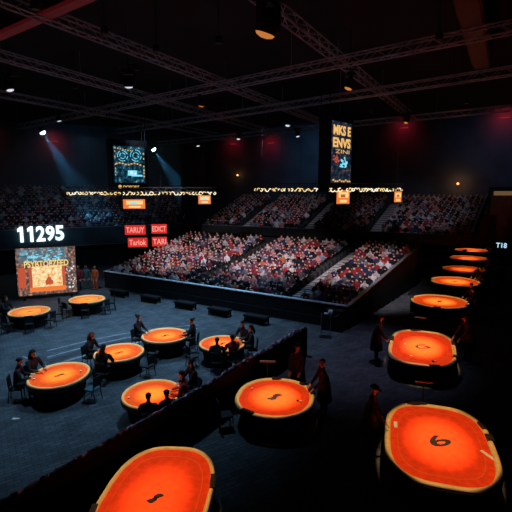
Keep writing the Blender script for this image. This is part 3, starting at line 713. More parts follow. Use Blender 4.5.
# ------------------------------------------------------------------ gaming tables
def sup(a, b, n, k, N):
    th = 2 * PI * k / N; c, s = math.cos(th), math.sin(th)
    return (a * math.copysign(abs(c) ** (2 / n), c), b * math.copysign(abs(s) ** (2 / n), s))
def table(loc, a, b, n, rz, felt, label, short, glyph, power, lamp_col=(1, .62, .27), N=64, plates=(), z0=0.0, low=0.0):
    """Padded-rail gaming table. a, b: outer half sizes; n: squareness of the outline; z0: platform height; low: height of a low lamp added under the balcony."""
    t = thing('poker_table', label, 'poker table', (loc[0], loc[1], z0), rz)
    def ring(k_, z): return [(*sup(a - k_, b - k_, n, k, N), z) for k in range(N)]
    rw = .105 if a < 1.27 else .15
    m = MB(); m.rings([ring(.26, 0.0), ring(.24, .05), ring(.14, .6), ring(.08, .62), ring(.08, .70)]); m.build('base', M['skirt'], t, False)
    m = MB(); m.rings([ring(.05, .60), ring(0, .63), ring(0, .73), ring(.02, .765), ring(.2, .765)], True, True); m.build('rim', M['rim'], t, True)
    m = MB(); m.rings([ring(.03, .74), ring(.015, .775), ring(.035, .81), ring(rw * .6, .825), ring(rw, .81), ring(rw + .02, .765)], False, False); m.build('padded_rail', M['rail'], t, True)
    m = MB(); m.rings([ring(rw - .02, .745), ring(rw + .0, .768)], True, True); fo = m.build('felt', M[felt], t)
    m = MB(); r1 = [(*sup((a - rw) * .84, (b - rw) * .84, n, k, N), .7715) for k in range(N)]; r2 = [(*sup((a - rw) * .825, (b - rw) * .825, n, k, N), .7715) for k in range(N)]
    m.rings([r1, r2], False, False); m.build('betting_line', M['felt_line'], fo)
    k_ = .62 if a > 1.27 else .40
    if glyph == '*':
        m = MB(); q_ = k_ / .62
        for sg in (-1, 1):                          # two comma shaped dabs, like the dark swirl in the photo
            path_ = [(sg * (.13 + .10 * math.cos(R(200 - 24 * h_))) * q_, sg * (.10 * math.sin(R(200 - 24 * h_))) * q_) for h_ in range(9)]
            wd_ = [.055 + .055 * math.sin(PI * (h_ + 1.5) / 10) for h_ in range(9)]
            L_ = []; R_ = []
            for h_, p_ in enumerate(path_):
                d_ = Vector(path_[min(8, h_ + 1)]) - Vector(path_[max(0, h_ - 1)]); d_.normalize(); n_v = Vector((-d_.y, d_.x)) * wd_[h_] * q_
                L_.append((p_[0] + n_v.x, p_[1] + n_v.y)); R_.append((p_[0] - n_v.x, p_[1] - n_v.y))
            for h_ in range(8):
                m.rings([[(x_, y_, zz) for x_, y_ in (L_[h_], L_[h_ + 1], R_[h_ + 1], R_[h_])] for zz in (.7725, .7755)])
        o = m.build('emblem', M['emblem'], fo); o.rotation_euler = (0, 0, -rz + R(15))
    elif glyph: text('emblem', glyph, .6, M['emblem'], fo, (0, 0, .774), (0, 0, -rz + (R(20) if a > 1.2 else 0)), k_, k_ * .85, .012, .002)
    for q, wd in plates:
        x, y = sup(a - rw * .5, b - rw * .5, n, q, 64); x2, y2 = sup(a - rw * .5, b - rw * .5, n, q + 1, 64)
        an = math.atan2(y2 - y, x2 - x)
        m = MB(); m.box((0, 0, 0), (wd, rw * 1.2, .05)); m.box((0, 0, .028), (wd * .8, rw * .7, .012)); o = m.build('rail_tray', M['plate'], t); o.location = (x, y, .815); o.rotation_euler = (0, 0, an)
    # the overhead spot that lights it: the beam is shaped to the table
    h = low if low else 13.25; top = H if not low else low + .35  # low lamps are added where the balcony blocks the overhead beam
    f = thing('table_spotlight', 'overhead can light above the ' + short, 'spotlight', (loc[0], loc[1], h + .05))
    m = MB(); m.lathe([(.12, .3), (.15, .25), (.15, 0.03), (.12, .03)], n=12); m.build('housing', M['fixture'], f, True)
    m = MB(); m.tube((0, 0, .3), (0, 0, top - h - .05), .02, 5); m.build('hanger', M['fixture'], f)
    dz = h - .78 - z0; r_ = max(a, b)
    for pw, fac, bl in ((4600 if felt == 'felt_red' else 4300, 1.08 if n > 2.5 else 1.01, .10), (power, .72 if felt == 'felt_red' else .64, 1.0)):
        o = spot((loc[0], loc[1], h), (loc[0], loc[1], z0), pw * (dz / 12.45) ** 2, lamp_col, 2 * math.degrees(math.atan(r_ * fac / dz)), bl, .04, 'table_lamp_beam')
        o.rotation_euler = (0, 0, rz); o.scale = (a / r_, b / r_, 1)
    return t

WARM = (1, .62, .25)
table((-12.68, 24.47), 1.10, 1.15, 2, .2, 'felt_amber', 'amber round gaming table nearest the stage display and at its near side', 'amber table by the screen', '*', 9000, WARM)
table((-10.50, 27.27), 1.10, 1.15, 2, .5, 'felt_amber', 'amber round gaming table beside the three standing people near the stage display', 'amber table by the standing trio', '*', 9000, WARM)
table((-5.72, 18.03), 1.03, 1.12, 2, .0, 'felt_orange', 'orange gaming table with a long haired player and one seen from behind', 'table of the long haired player', '*', 24000, WARM)
table((-7.22, 15.72), 1.05, 1.22, 2.2, .0, 'felt_orange', 'orange gaming table with two dark players side by side and a teal chair', 'table with the teal chair', '*', 24000, WARM)
table((-4.25, 20.26), 1.10, 1.12, 2, .3, 'felt_orange', 'orange round gaming table with one player at each side', 'round table with one player each side', '*', 24000, WARM)
table((-1.50, 19.15), 1.04, 1.08, 2, .0, 'felt_orange', 'orange gaming table close behind the far end of the barrier', 'table behind the barrier tip', '*', 24000, WARM)
table((-3.47, 14.19), 1.00, 1.12, 2, .0, 'felt_orange', 'orange gaming table partly hidden by the middle of the barrier', 'table half hidden by the barrier', None, 24000, WARM)
RED = (1, .58, .24)
table((0.62, 13.97), 1.30, 1.46, 2.3, R(-12), 'felt_red', 'red gaming table with two standing people in front of the barrier end', 'red table with two standing people', '*', 36000, RED, plates=((4, .45), (9, .25), (43, .45), (17, .35)))
table((-2.22, 9.05), 1.25, 2.0, 2.8, R(-4), 'felt_red', 'red gaming table nearest the viewer beside the barrier', 'red table nearest the viewer', '*', 9000, RED, plates=((2, .5), (34, .5)))
table((7.2, 18.75), 1.38, 2.32, 3.4, R(-21), 'felt_red', 'red rounded gaming table where a capped player leans in', 'rounded red table', 'G', 40000, RED, plates=((2, .5), (62, .3), (31, .6), (50, .4), (17, .5)))
table((4.95, 11.35), 1.42, 2.12, 3.2, R(-17), 'felt_red', 'largest red gaming table, nearest of the row beside the stand', 'largest red table', '6', 15000, RED, plates=((4, .4), (1, .35), (18, .6)))
table((11.19, 26.76), 1.68, 1.78, 2.1, R(-20), 'felt_orange', 'third gaming table along the row beside the stand', 'third table of the row', '*', 27000, RED, plates=((60, .5), (30, .4), (47, .4)))
def riser(n_, p, z, r):
    m = MB(); m.box((p[0], p[1], z / 2), (2 * r + 2.2, 2 * r + .6, z), RZ); o = struct('floor_riser_%d' % n_, m, M['black'], 'low black platform under a table of the far row'); return o
FAR = [((14.37, 31.87), .20, 1.68, 'fourth gaming table along the row, level with the rear of the stand', 'fourth table of the row', '*', 0), ((16.54, 35.34), .47, 1.66, 'fifth gaming table along the row, just under the balcony end', 'fifth table of the row', '*', 2.5),
       ((19.04, 39.88), .67, 1.62, 'sixth gaming table along the row, next to last', 'sixth table of the row', '*', 3.0), ((21.36, 44.31), .80, 1.55, 'farthest gaming table of the row, last before the back wall', 'farthest table of the row', '*', 3.6)]
for k, (p, z, r, lab, sh, g, lw_) in enumerate(FAR):
    riser(k + 1, p, z, r)
    table(p, r, r * 1.05, 2.05, R(-20), 'felt_orange', lab, sh, g, 27000 if not lw_ else 22000, RED, plates=((60, .4), (33, .4)) if k < 2 else (), z0=z, low=lw_)

# T-shaped lamps on thin poles behind tables
def t_lamp(loc, rz, h, label):
    t = thing('table_lamp', label, 'lamp', (loc[0], loc[1], 0), rz)
    m = MB(); m.lathe([(.16, 0), (.16, .02), (.03, .04)], n=14); m.build('base', M['fixture'], t)
    m = MB(); m.tube((0, 0, .03), (0, 0, h), .018, 8); m.build('pole', M['plate'], t)
    m = MB(); m.box((0, 0, h + .02), (.56, .09, .05)); m.build('head', mat('lamp_head_brown', (.6, .42, .34), .5, noise=.1), t)
t_lamp((0.42, 15.62), R(-5), 1.32, 'T shaped lamp behind the red table by the barrier end')
t_lamp((8.05, 21.35), R(-20), 1.30, 'T shaped lamp behind the rounded red table with the capped player')
t_lamp((5.45, 13.85), R(-15), 1.32, 'T shaped lamp behind the largest red table')

# chips and cards on tables
def chips(loc, n, m, label, name='chip_stack'):
    mb = MB()
    for k in range(n): mb.lathe([(.035, 0), (.04, .003), (.04, .011), (.035, .014)], (0, 0, k * .014), 14)
    o = mb.build(name, M[m]); o.location = (loc[0], loc[1], .7685); tag(o, label, 'chips', 'gaming chips'); return o
def card(loc, rz, label, L_=.5, W_=.1):
    mb = MB(); mb.box((0, 0, .004), (W_, L_, .008)); mb.box((0, 0, .009), (W_ * .6, L_ * .9, .003)); o = mb.build('score_strip', M['chip_white']); o.location = (loc[0], loc[1], .769); o.rotation_euler = (0, 0, rz); tag(o, label, 'score strip'); return o
for lo, n, mm, lab in (((-.12, 14.55), 3, 'chip_white', 'white chip stack at the far side of the red table by the barrier end'),
                       ((1.42, 13.55), 5, 'chip_white', 'tall white chip stack before the standing man at the red table'),
                       ((1.34, 13.68), 3, 'chip_black', 'black chip stack beside the tall white stack'),
                       ((6.35, 17.6), 3, 'chip_white', 'white chip stack near the rail of the rounded red table'),
                       ((6.55, 19.0), 3, 'chip_white', 'white chip stack in front of the reaching man'),
                       ((7.0, 17.0), 4, 'chip_black', 'dark chip stack at the near end of the rounded red table'),
                       ((7.12, 17.05), 3, 'chip_white', 'ivory chip stack at the near end of the rounded red table'),
                       ((-4.15, 13.85), 4, 'chip_white', 'white chip stack on the table half hidden by the barrier'),
                       ((-6.55, 16.0), 5, 'chip_white', 'ivory chip stack beside the teal chair'),
                       ((-7.95, 15.3), 4, 'chip_white', 'ivory chip stack before the two dark players'),
                       ((-12.2, 24.9), 4, 'chip_white', 'ivory chip stack on the amber table nearest the stage display'),
                       ((-9.8, 27.4), 4, 'chip_white', 'ivory chip stack on the amber table by the standing people')):
    chips(lo, n, mm, lab)
card((5.95, 10.65), R(18), 'long white score strip on the largest red table near its rail')
card((4.05, 12.2), R(-15), 'shorter white score strip on the far corner of the largest red table', .35)
mb = MB(); mb.add([(-.12, -.05, .0), (.1, -.07, .0), (.13, .05, .0), (-.1, .06, .0), (-.12, -.05, .012), (.1, -.07, .03), (.13, .05, .01), (-.1, .06, .02)], [(3, 2, 1, 0), (4, 5, 6, 7), (0, 1, 5, 4), (1, 2, 6, 5), (2, 3, 7, 6), (3, 0, 4, 7)])
o = mb.build('paper_scrap', M['chip_white']); o.location = (-7.95, 13.95, 0.001); tag(o, 'scrap of white paper lying on the dark floor', 'paper')

# ------------------------------------------------------------------ chairs
def make_chair(seat_m=M['chair'], hb=0.95):
    t = thing('dining_chair', 'x', 'chair')
    m = MB(); m.rings([[(*sup(.22, .22, 5, k, 20), z) for k in range(20)] for z in (.43, .45, .48)]); m.build('seat', seat_m, t, False)
    m = MB()
    for k in range(5):
        y0 = -.20 - .04 * (k / 4)
    m.add([(-.20, -.21, .56), (.20, -.21, .56), (.20, -.25, hb), (-.20, -.25, hb), (-.20, -.18, .56), (.20, -.18, .56), (.20, -.22, hb), (-.20, -.22, hb)],
          [(0, 1, 2, 3), (7, 6, 5, 4), (0, 4, 5, 1), (1, 5, 6, 2), (2, 6, 7, 3), (3, 7, 4, 0)]); m.build('backrest', M['chair'], t)
    for x in (-.19, .19):
        m = MB(); m.tube((x, .19, .44), (x * 1.08, .22, 0), .018, 6); m.build('leg', M['chair'], t)
        m = MB(); m.path([(x * 1.08, -.25, 0), (x, -.19, .45), (x, -.235, hb)], .018, 6); m.build('leg', M['chair'], t)
    m = MB(); m.tube((-.2, .2, .2), (.2, .2, .2), .01, 5); m.tube((-.2, -.21, .2), (.2, -.21, .2), .01, 5); m.build('stretcher', M['chair'], t)
    return t
proto = make_chair(); proto_teal = make_chair(M['chair_teal']); used = set()
def chair(x, y, face, label, teal=False, group=None):
    p = proto_teal if teal else proto
    o = p if p.name not in used else copy_tree(p)
    used.add(p.name); o.location = (x, y, 0); o.rotation_euler = (0, 0, face - PI / 2); o['label'] = label
    if group: o['group'] = group
    return o
def ring_chair(c, r, deg, label, teal=False, group=None):
    a = R(deg); chair(c[0] + r * math.cos(a), c[1] + r * math.sin(a), a + PI, label, teal, group)

# ------------------------------------------------------------------ people
def skin_mesh(verts, edges, rad, sub):
    me = bpy.data.meshes.new('p'); me.from_pydata(verts, edges, [])
    o = bpy.data.objects.new('p', me); C.objects.link(o)
    s = o.modifiers.new('s', 'SKIN'); s.use_smooth_shade = True; s.branch_smoothing = 0.3
    sv = me.skin_vertices[0].data
    for k, r in enumerate(rad):
        sv[k].radius = r if isinstance(r, tuple) else (r, r)
        sv[k].use_root = (k == 0)
    if sub:
        ss = o.modifiers.new('ss', 'SUBSURF'); ss.levels = sub; ss.render_levels = sub
    dg = bpy.context.evaluated_depsgraph_get(); dg.update()
    out = bpy.data.meshes.new_from_object(o.evaluated_get(dg))
    bpy.data.objects.remove(o); bpy.data.meshes.remove(me)
    return out
class Skel:
    def __init__(s): s.v = []; s.e = []; s.r = []; s.m = []
    def add(s, p, r, m, parent=None):
        s.v.append(tuple(p)); s.r.append(r); s.m.append(m); k = len(s.v) - 1
        if parent is not None: s.e.append((parent, k))
        return k
    def mesh(s, mats, sub):
        me = skin_mesh(s.v, s.e, s.r, sub); me.materials.clear()
        for k in mats: me.materials.append(k)
        P = np.array(s.v); Rr = np.array([r if not isinstance(r, tuple) else max(r) for r in s.r]); mm = np.array(s.m)
        n = len(me.polygons); c = np.empty(n * 3); me.polygons.foreach_get('center', c); c = c.reshape(-1, 3)
        dist = np.linalg.norm(c[:, None] - P[None], axis=2) - Rr[None] * .6
        me.polygons.foreach_set('material_index', mm[dist.argmin(1)].astype(np.int32)); me.polygons.foreach_set('use_smooth', [True] * n); me.update()
        return me
SK, CL, TR, SH = 0, 1, 2, 3
def ik(sh, hand, l1, l2, out):
    sh, hand = Vector(sh), Vector(hand); d = hand - sh; L = min(d.length, l1 + l2 - .01); dn = d.normalized(); hand = sh + dn * L
    x = (l1 * l1 - l2 * l2 + L * L) / (2 * L); h = math.sqrt(max(0, l1 * l1 - x * x)); o = (Vector(out) - dn * Vector(out).dot(dn)).normalized()
    return sh + dn * x + o * h, hand
def person(loc, face, label, pose='stand', coat='coat', hair='short', hands=None, lean=0.0, headturn=0.0, nod=0.25, scale=1.06, hair_m='hair', seat=.48, detail=True, trouser='trouser', group=None):
    """Figure facing +Y locally. face: world heading. hands: [(x,y,z), (x,y,z)] targets, metres in local frame."""
    t = thing('person', label, 'person', loc, face - PI / 2, group); t.scale = (scale,) * 3
    s = Skel(); ph = .93 if pose == 'stand' else seat + .11
    cl, sl = math.cos(lean), math.sin(lean)
    def up(x, y, z): return (x, y * cl + z * sl, ph + z * cl - y * sl)    # point above the pelvis, leaned forward
    pel = s.add((0, 0, ph), (.175, .13), CL)
    wa_ = s.add(up(0, 0, .20), (.17, .125), CL, pel); che = s.add(up(0, 0, .38), (.195, .135), CL, wa_)
    nb_ = s.add(up(0, -.01, .52), (.10, .08), CL, che); nk = s.add(up(0, .01, .58), .056, SK, nb_)
    hc = Vector(up(0, .015, .71))
    Rm = Matrix.Rotation(headturn, 3, 'Z') @ Matrix.Rotation(-nod - lean * .6, 3, 'X')
    def hp(x, y, z): return tuple(hc + Rm @ Vector((x, y, z)))
    jw = s.add(hp(0, .02, -.075), (.066, .070), SK, nk); sk = s.add(hp(0, 0, .01), (.080, .098), SK, jw); cr = s.add(hp(0, -.012, .075), (.062, .075), SK, sk)
    if detail:
        s.add(hp(0, .122, -.02), .016, SK, sk)
        for x in (-1, 1): s.add(hp(.086 * x, -.01, 0), .02, SK, sk)
    hands = hands or [(-.24, .08, ph - .12), (.24, .08, ph - .12)]
    for i, x in enumerate((-1, 1)):
        sh = up(.215 * x, -.005, .45); ks = s.add(sh, .088, CL, che)
        el, ha = ik(sh, hands[i], .30, .27, (.55 * x, -.45, -.55))
        ke = s.add(el, .060, CL, ks); f = (ha - el).normalized(); kw = s.add(ha - f * .02, .042, CL, ke)
        side = f.cross(Vector((0, 0, 1))).normalized() * -x; dn = Vector((0, 0, -1)) if abs(f.z) < .8 else Vector((0, 1, 0))
        kp = s.add(ha + f * .055, (.042, .024), SK, kw)
        if detail:
            for q, ln in enumerate((.070, .080, .075, .058)):
                off = side * (.030 - .020 * q); b0 = ha + f * .10 + off
                k1 = s.add(b0, .0095, SK, kp); k2 = s.add(b0 + f * ln * .5 + dn * .008, .009, SK, k1); s.add(b0 + f * ln * .85 + dn * .03, .008, SK, k2)
            k1 = s.add(ha + f * .05 + side * .045, .011, SK, kp); s.add(ha + f * .09 + side * .062 + dn * .01, .009, SK, k1)
    for x in (-1, 1):
        hj = s.add((.092 * x, 0, ph - .06), .10, TR, pel)
        if pose == 'stand':
            kn = s.add((.10 * x, .03 + .02 * x, ph * .53), .078, TR, hj); an = s.add((.11 * x, .0 + .02 * x, .09), .058, TR, kn); to = s.add((.125 * x, .15 + .02 * x, .04), (.042, .034), SH, an)
        else:
            kn = s.add((.12 * x, .42, seat + .06), .068, TR, hj); an = s.add((.12 * x, .38, .09), .045, TR, kn); to = s.add((.13 * x, .53, .04), (.042, .034), SH, an)
    me = s.mesh([M['skin'], M[coat], M[trouser], M['shoe']], 2 if detail else 1); me.name = 'body'
    b = bpy.data.objects.new('body', me); C.objects.link(b); b.parent = t
    if pose == 'stand' and coat == 'coat':
        mb = MB(); rg = []
        for z_, a_, b_ in ((.30, .185, .14), (.12, .20, .155), (-.05, .225, .18), (-.25, .25, .205), (-.48, .275, .225)):
            c_ = Vector(up(0, 0, z_)) if z_ > 0 else Vector((0, .02 * -z_, ph + z_))
            rg.append([c_ + Vector((a_ * math.cos(2 * PI * k / 20), b_ * math.sin(2 * PI * k / 20) * (1 + .03 * math.sin(6 * PI * k / 20)), 0)) for k in range(20)])
        mb.rings(rg); mb.build('long_coat', M['coat'], t, True)
    # hair or cap
    def headmesh(name, mb, m):
        o = mb.build(name, M[m], t, True); mt = Matrix.Translation(hc) @ Rm.to_4x4(); o.data.transform(mt); return o
    if hair in ('short', 'long', 'bun'):
        mb = MB(); rings = []
        for i in range(7):
            th = R(90 - 15.5 * i); rr_ = math.cos(th); z = math.sin(th)
            rings.append([(.094 * rr_ * math.cos(2 * PI * k / 16), -.018 + .112 * rr_ * math.sin(2 * PI * k / 16) * (1 if math.sin(2 * PI * k / 16) < .2 else .82), .02 + .115 * z + (.045 if math.sin(2 * PI * k / 16) > .35 and i > 4 else 0)) for k in range(16)])
        if hair == 'long':
            for z, w_, dpt in ((-.10, .10, .10), (-.20, .105, .085), (-.28, .08, .05)):
                rings.append([(w_ * math.cos(2 * PI * k / 16), -.055 + dpt * math.sin(2 * PI * k / 16) * (1 if math.sin(2 * PI * k / 16) < 0 else .15), z) for k in range(16)])
        mb.rings(rings)
        if hair == 'bun': mb.ell((0, -.13, .08), (.045, .045, .045), 10, 6)
        headmesh('hair', mb, hair_m)
    elif hair == 'cap':
        mb = MB(); mb.rings([[(.098 * math.cos(th) * math.cos(2 * PI * k / 16), -.012 + .115 * math.cos(th) * math.sin(2 * PI * k / 16), .035 + .095 * math.sin(th)) for k in range(16)] for th in [R(q) for q in (-8, 10, 35, 60, 85)]])
        mb.add([(-.075, .07, .032), (-.06, .17, .02), (.06, .17, .02), (.075, .07, .032), (-.075, .07, .044), (-.06, .17, .03), (.06, .17, .03), (.075, .07, .044)], [(0, 1, 2, 3), (7, 6, 5, 4), (0, 4, 5, 1), (1, 5, 6, 2), (2, 6, 7, 3)])
        headmesh('cap', mb, 'coat')
    elif hair == 'hood':
        mb = MB(); mb.rings([[(.115 * math.cos(th) * math.cos(2 * PI * k / 16), -.03 + .13 * math.cos(th) * math.sin(2 * PI * k / 16) * (.55 if math.sin(2 * PI * k / 16) > 0 else 1), .0 + .14 * math.sin(th)) for k in range(16)] for th in [R(q) for q in (-60, -25, 10, 35, 60, 85)]])
        headmesh('hood', mb, coat)
    if detail:
        for x in (-1, 1):
            mb = MB(); mb.ell((.033 * x, .089, .012), (.013, .009, .008), 8, 5); headmesh('eye', mb, 'eye')
        mb = MB(); mb.ell((0, .088, -.066), (.024, .009, .007), 8, 5); headmesh('mouth', mb, 'lip')
    return t
def facing(p, q): return math.atan2(q[1] - p[1], q[0] - p[0])
def at_table(p, c, label, pose='sit', **k):
    pose_h = .84
    y = k.pop('reach', .40)
    hz = k.pop('hz', .765); k.setdefault('scale', 1.12)
    return person((p[0], p[1], 0), facing(p, c), label, pose, hands=[(-.17, y, hz), (.15, y + .04, hz)], **k)

A_, B_, Cc_, D_, Et, F_ = (-7.22, 15.72), (-5.72, 18.03), (-4.25, 20.26), (-1.5, 19.15), (-3.47, 14.19), (.62, 13.97)
G_, H_t = (-12.68, 24.47), (-10.5, 27.27)
T6, T7 = (7.2, 18.75), (4.95, 11.35)
SEATED = [  # position, table, label, options
    ((-8.60, 15.32), A_, 'dark player by the teal chair table, nearer the viewer of the pair', dict(hair='short', lean=.18)),
    ((-8.45, 16.2), A_, 'dark player seated farther back of the pair by the teal chair table', dict(hair='long', lean=.1)),
    ((-7.10, 18.35), B_, 'long haired player seated leaning over the orange table', dict(hair='long', lean=.2, hair_m='hair_brown')),
    ((-5.95, 16.68), B_, 'player in dark clothes seen from behind at the orange table edge', dict(hair='long', lean=.12)),
    ((-5.62, 20.62), Cc_, 'dark player with raised head seated at the far side of the round orange table', dict(hair='bun', lean=.05, seat=.56)),
    ((-2.92, 20.15), Cc_, 'dark player with tied hair facing across the round orange table', dict(hair='bun', lean=.05, seat=.52)),
    ((-.55, 20.0), D_, 'dark player seated at the far side of the table behind the barrier end', dict(hair='short', lean=.1)),
    ((-.18, 19.3), D_, 'player in black at the side of the table nearest the barrier tip', dict(hair='long', lean=.05)),
    ((-.95, 17.95), D_, 'player with red lit head seated before the table behind the barrier end', dict(hair='short', lean=.1, coat='coat_red', hair_m='hair_brown')),
    ((-1.62, 17.78), D_, 'smaller seated player beside the red lit one, back to the viewer', dict(hair='short', lean=.15, scale=1.04)),
    ((-2.20, 14.95), Et, 'tall dark player behind the barrier middle', dict(hair='short', lean=.05, seat=.6)),
    ((-2.33, 14.20), Et, 'player in a red top at the side of the table behind the barrier middle', dict(hair='short', lean=.15, coat='coat_red')),
    ((-3.25, 12.75), Et, 'dark player seen from behind over the barrier, farther from the tall one', dict(hair='short', lean=.25, scale=1.0)),
    ((-2.68, 13.0), Et, 'dark player seen from behind over the barrier, closest to the red topped one', dict(hair='short', lean=.2, scale=1.0)),
    ((-14.28, 24.85), G_, 'player seated at the amber table at the very edge of view', dict(hair='long', lean=.12)),
]
CHAIR_OF = ['player nearer the viewer by the teal chair table', 'farther player of the pair by the teal chair table', 'long haired leaning player', 'player seen from behind at the orange table', 'player with raised head at the round table', 'player with tied hair at the round table', 'player behind the barrier end table', 'player in black nearest the barrier tip', 'red lit player before the barrier end table', 'smaller player beside the red lit one', 'tall player behind the barrier middle', 'red topped player behind the barrier middle', 'farthest player seen over the barrier', 'player over the barrier next to the red topped one', 'player at the very edge of view']
for (p, c, lab, kw), whose in zip(SEATED, CHAIR_OF):
    at_table(p, c, lab, **kw)
    f = facing(p, c); chair(p[0] - .02 * math.cos(f), p[1] - .02 * math.sin(f), f, 'black chair under the ' + whose)
# standing
person((1.55, 15.78, 0), facing((1.55, 15.78), F_), 'man in black standing behind the red table by the barrier end', hands=[(-.2, .42, .80), (.16, .38, .78)], lean=.08, nod=.15, scale=1.12)
person((2.30, 14.28, 0), facing((2.30, 14.28), F_) , 'man in black standing beside the red table, facing across it', hands=[(-.12, .46, .78), (.14, .50, .78)], lean=.12, nod=.1, hair_m='hair_brown', scale=1.12)
person((5.30, 19.05, 0), facing((5.30, 19.05), (7.0, 18.3)), 'man in black standing with one arm reaching onto the rounded red table', hands=[(-.2, .3, .72), (.2, .55, .71)], lean=.15, nod=.25, scale=1.24)
person((9.45, 19.15, 0), facing((9.45, 19.15), (7.4, 18.9)), 'capped person leaning over the rounded red table', hands=[(-.2, .60, .72), (.2, .56, .72)], lean=.34, nod=.0, hair='cap', coat='coat', scale=1.24)
person((3.28, 12.15, 0), facing((3.28, 12.15), (4.9, 11.6)), 'capped man standing at the side of the largest red table', hands=[(-.2, .3, .76), (.2, .48, .75)], lean=.1, nod=.3, hair='cap', scale=1.16)
RT = [((13.0, 25.75, 0), (11.19, 26.76), 'dealer in black bending beside the third table of the row', .35), ((13.25, 26.95, 0), (11.19, 26.76), 'dark helper standing farther along beside the third table of the row', .1),
      ((16.12, 31.2, .2), FAR[0][0], 'dealer in black beside the fourth table of the row', .25), ((16.3, 32.4, .2), FAR[0][0], 'dark helper at the far side of the fourth table', .1),
      ((18.3, 34.7, .47), FAR[1][0], 'dealer in black beside the fifth table, below the balcony', .2), ((20.75, 39.2, .67), FAR[2][0], 'dealer in black beside the next to last table', .15), ((23.0, 43.7, .8), FAR[3][0], 'dealer in black beside the farthest table', .1)]
for p, c, lab, ln in RT:
    person(p, facing(p, c), lab, hands=[(-.18, .5, .81), (.2, .5, .81)], lean=ln, nod=.2, hair='short', detail=True)
person((-13.45, 33.5, 0), R(-95), 'person in a dark crimson hooded coat standing beside the stage display', coat='coat_crimson', hair='hood', nod=0)
person((-12.95, 33.75, 0), R(-80), 'person in a teal coat standing between crimson and orange clad people', coat='coat_teal', hair='short', nod=0, trouser='coat_teal')
person((-12.2, 33.55, 0), R(-110), 'person in a long orange red patterned robe near the end of the stand', coat='coat_orange', hair='short', nod=0, trouser='coat_orange')

# more chairs
for c, r, degs, what in ((G_, 1.45, (-160, -110, -65, -20, 30), 'amber table nearest the display'), (H_t, 1.42, (-170, -120, -75, -25, 15), 'amber table by the standing people')):
    for k, dg_ in enumerate(degs):
        ring_chair(c, r, dg_, 'empty black chair, %s round from the far side, %s' % (('first', 'second', 'third', 'fourth', 'fifth')[k], what))
ring_chair(A_, 1.42, -18, 'black chair with a teal seat at the orange table', True)
ring_chair(B_, 1.45, -25, 'empty black chair beside the long haired player table, facing the teal chair')
ring_chair(Cc_, 1.4, -30, 'empty black chair nearest the barrier at the round table with two players')
ring_chair(Cc_, 1.4, -100, 'empty black chair on the viewer side of the round table with two players')
ring_chair(D_, 1.4, -150, 'empty black chair at the table behind the barrier end')
ring_chair((11.19, 26.76), 2.1, -150, 'black chair beside the third table of the row')
ring_chair(F_, 1.7, -160, 'black chair tucked between the barrier and the red table')

# ------------------------------------------------------------------ low benches and equipment along the stand front
def low_bench(p, label, pale):
    t = thing('low_bench', label, 'bench', (p[0], p[1], 0), RZ, None)
    m = MB(); m.box((0, 0, .40), (1.5, .6, .08)); m.box((0, 0, .45), (1.42, .52, .02)); m.build('top', M['trim_pale'] if pale else M['black'], t)
    m = MB(); m.box((0, 0, .22), (1.2, .4, .28)); m.build('case', M['black'], t)
    for x in (-.65, .65):
        for y in (-.22, .22):
            mb = MB(); mb.box((x, y, .18), (.07, .07, .36)); mb.build('leg', M['black'], t)
for k, (u_, v_) in enumerate(((3.2, -1.5), (6.3, -1.5), (9.4, -1.5), (12.2, -1.6), (14.9, -1.7))):
    p = uv(u_, v_); low_bench(p, ('low black bench at the end of the stand nearest the standing people', 'low black bench second along the stand barrier from the standing people', 'low bench midway along the stand barrier', 'low bench with a worn top before the stand, above the barrier tip', 'low bench before the stand, last towards the equipment stand')[k], False)
p = uv(19.25, -1.9)
t = thing('equipment_stand', 'slim metal equipment stand with a pale head before the stand corner', 'stand', (p.x, p.y, 0), R(-15))
m = MB(); m.box((0, 0, .02), (.62, .45, .04)); m.build('base_plate', M['plate'], t)
for x in (-.24, .22):
    m = MB(); m.tube((x, 0, .03), (x, 0, 1.25), .022, 8); m.build('upright', M['rail_steel'], t)
m = MB(); m.box((.0, 0, .72), (.44, .05, .7)); m.build('panel', mat('panel_smoky_grey', (.05, .055, .065), .3), t)
m = MB(); m.ell((.22, 0, 1.36), (.13, .14, .12), 12, 8); m.box((.1, 0, 1.25), (.4, .2, .05)); m.build('head', M['trim_pale'], t, False)
p2 = uv(19.2, -.55)
m = MB(); m.box((0, 0, .55), (1.0, .5, 1.1)); m.box((0, 0, 1.12), (1.06, .56, .05)); o = m.build('equipment_case', M['black']); o.location = (p2.x, p2.y, 0); o.rotation_euler = (0, 0, RZ); tag(o, 'tall black equipment case at the stand corner', 'case')
m = MB(); q0 = Vector((p.x + .24, p.y, 1.2)); q1 = Vector((p2.x + .3, p2.y - .1, 1.16)); m.path([q0 + (q1 - q0) * (k / 12) - Vector((0, 0, .22 * math.sin(PI * k / 12))) for k in range(13)], .012, 5)
tag(m.build('rope', M['rail_steel']), 'thin rope sagging from the equipment stand to the case', 'rope')

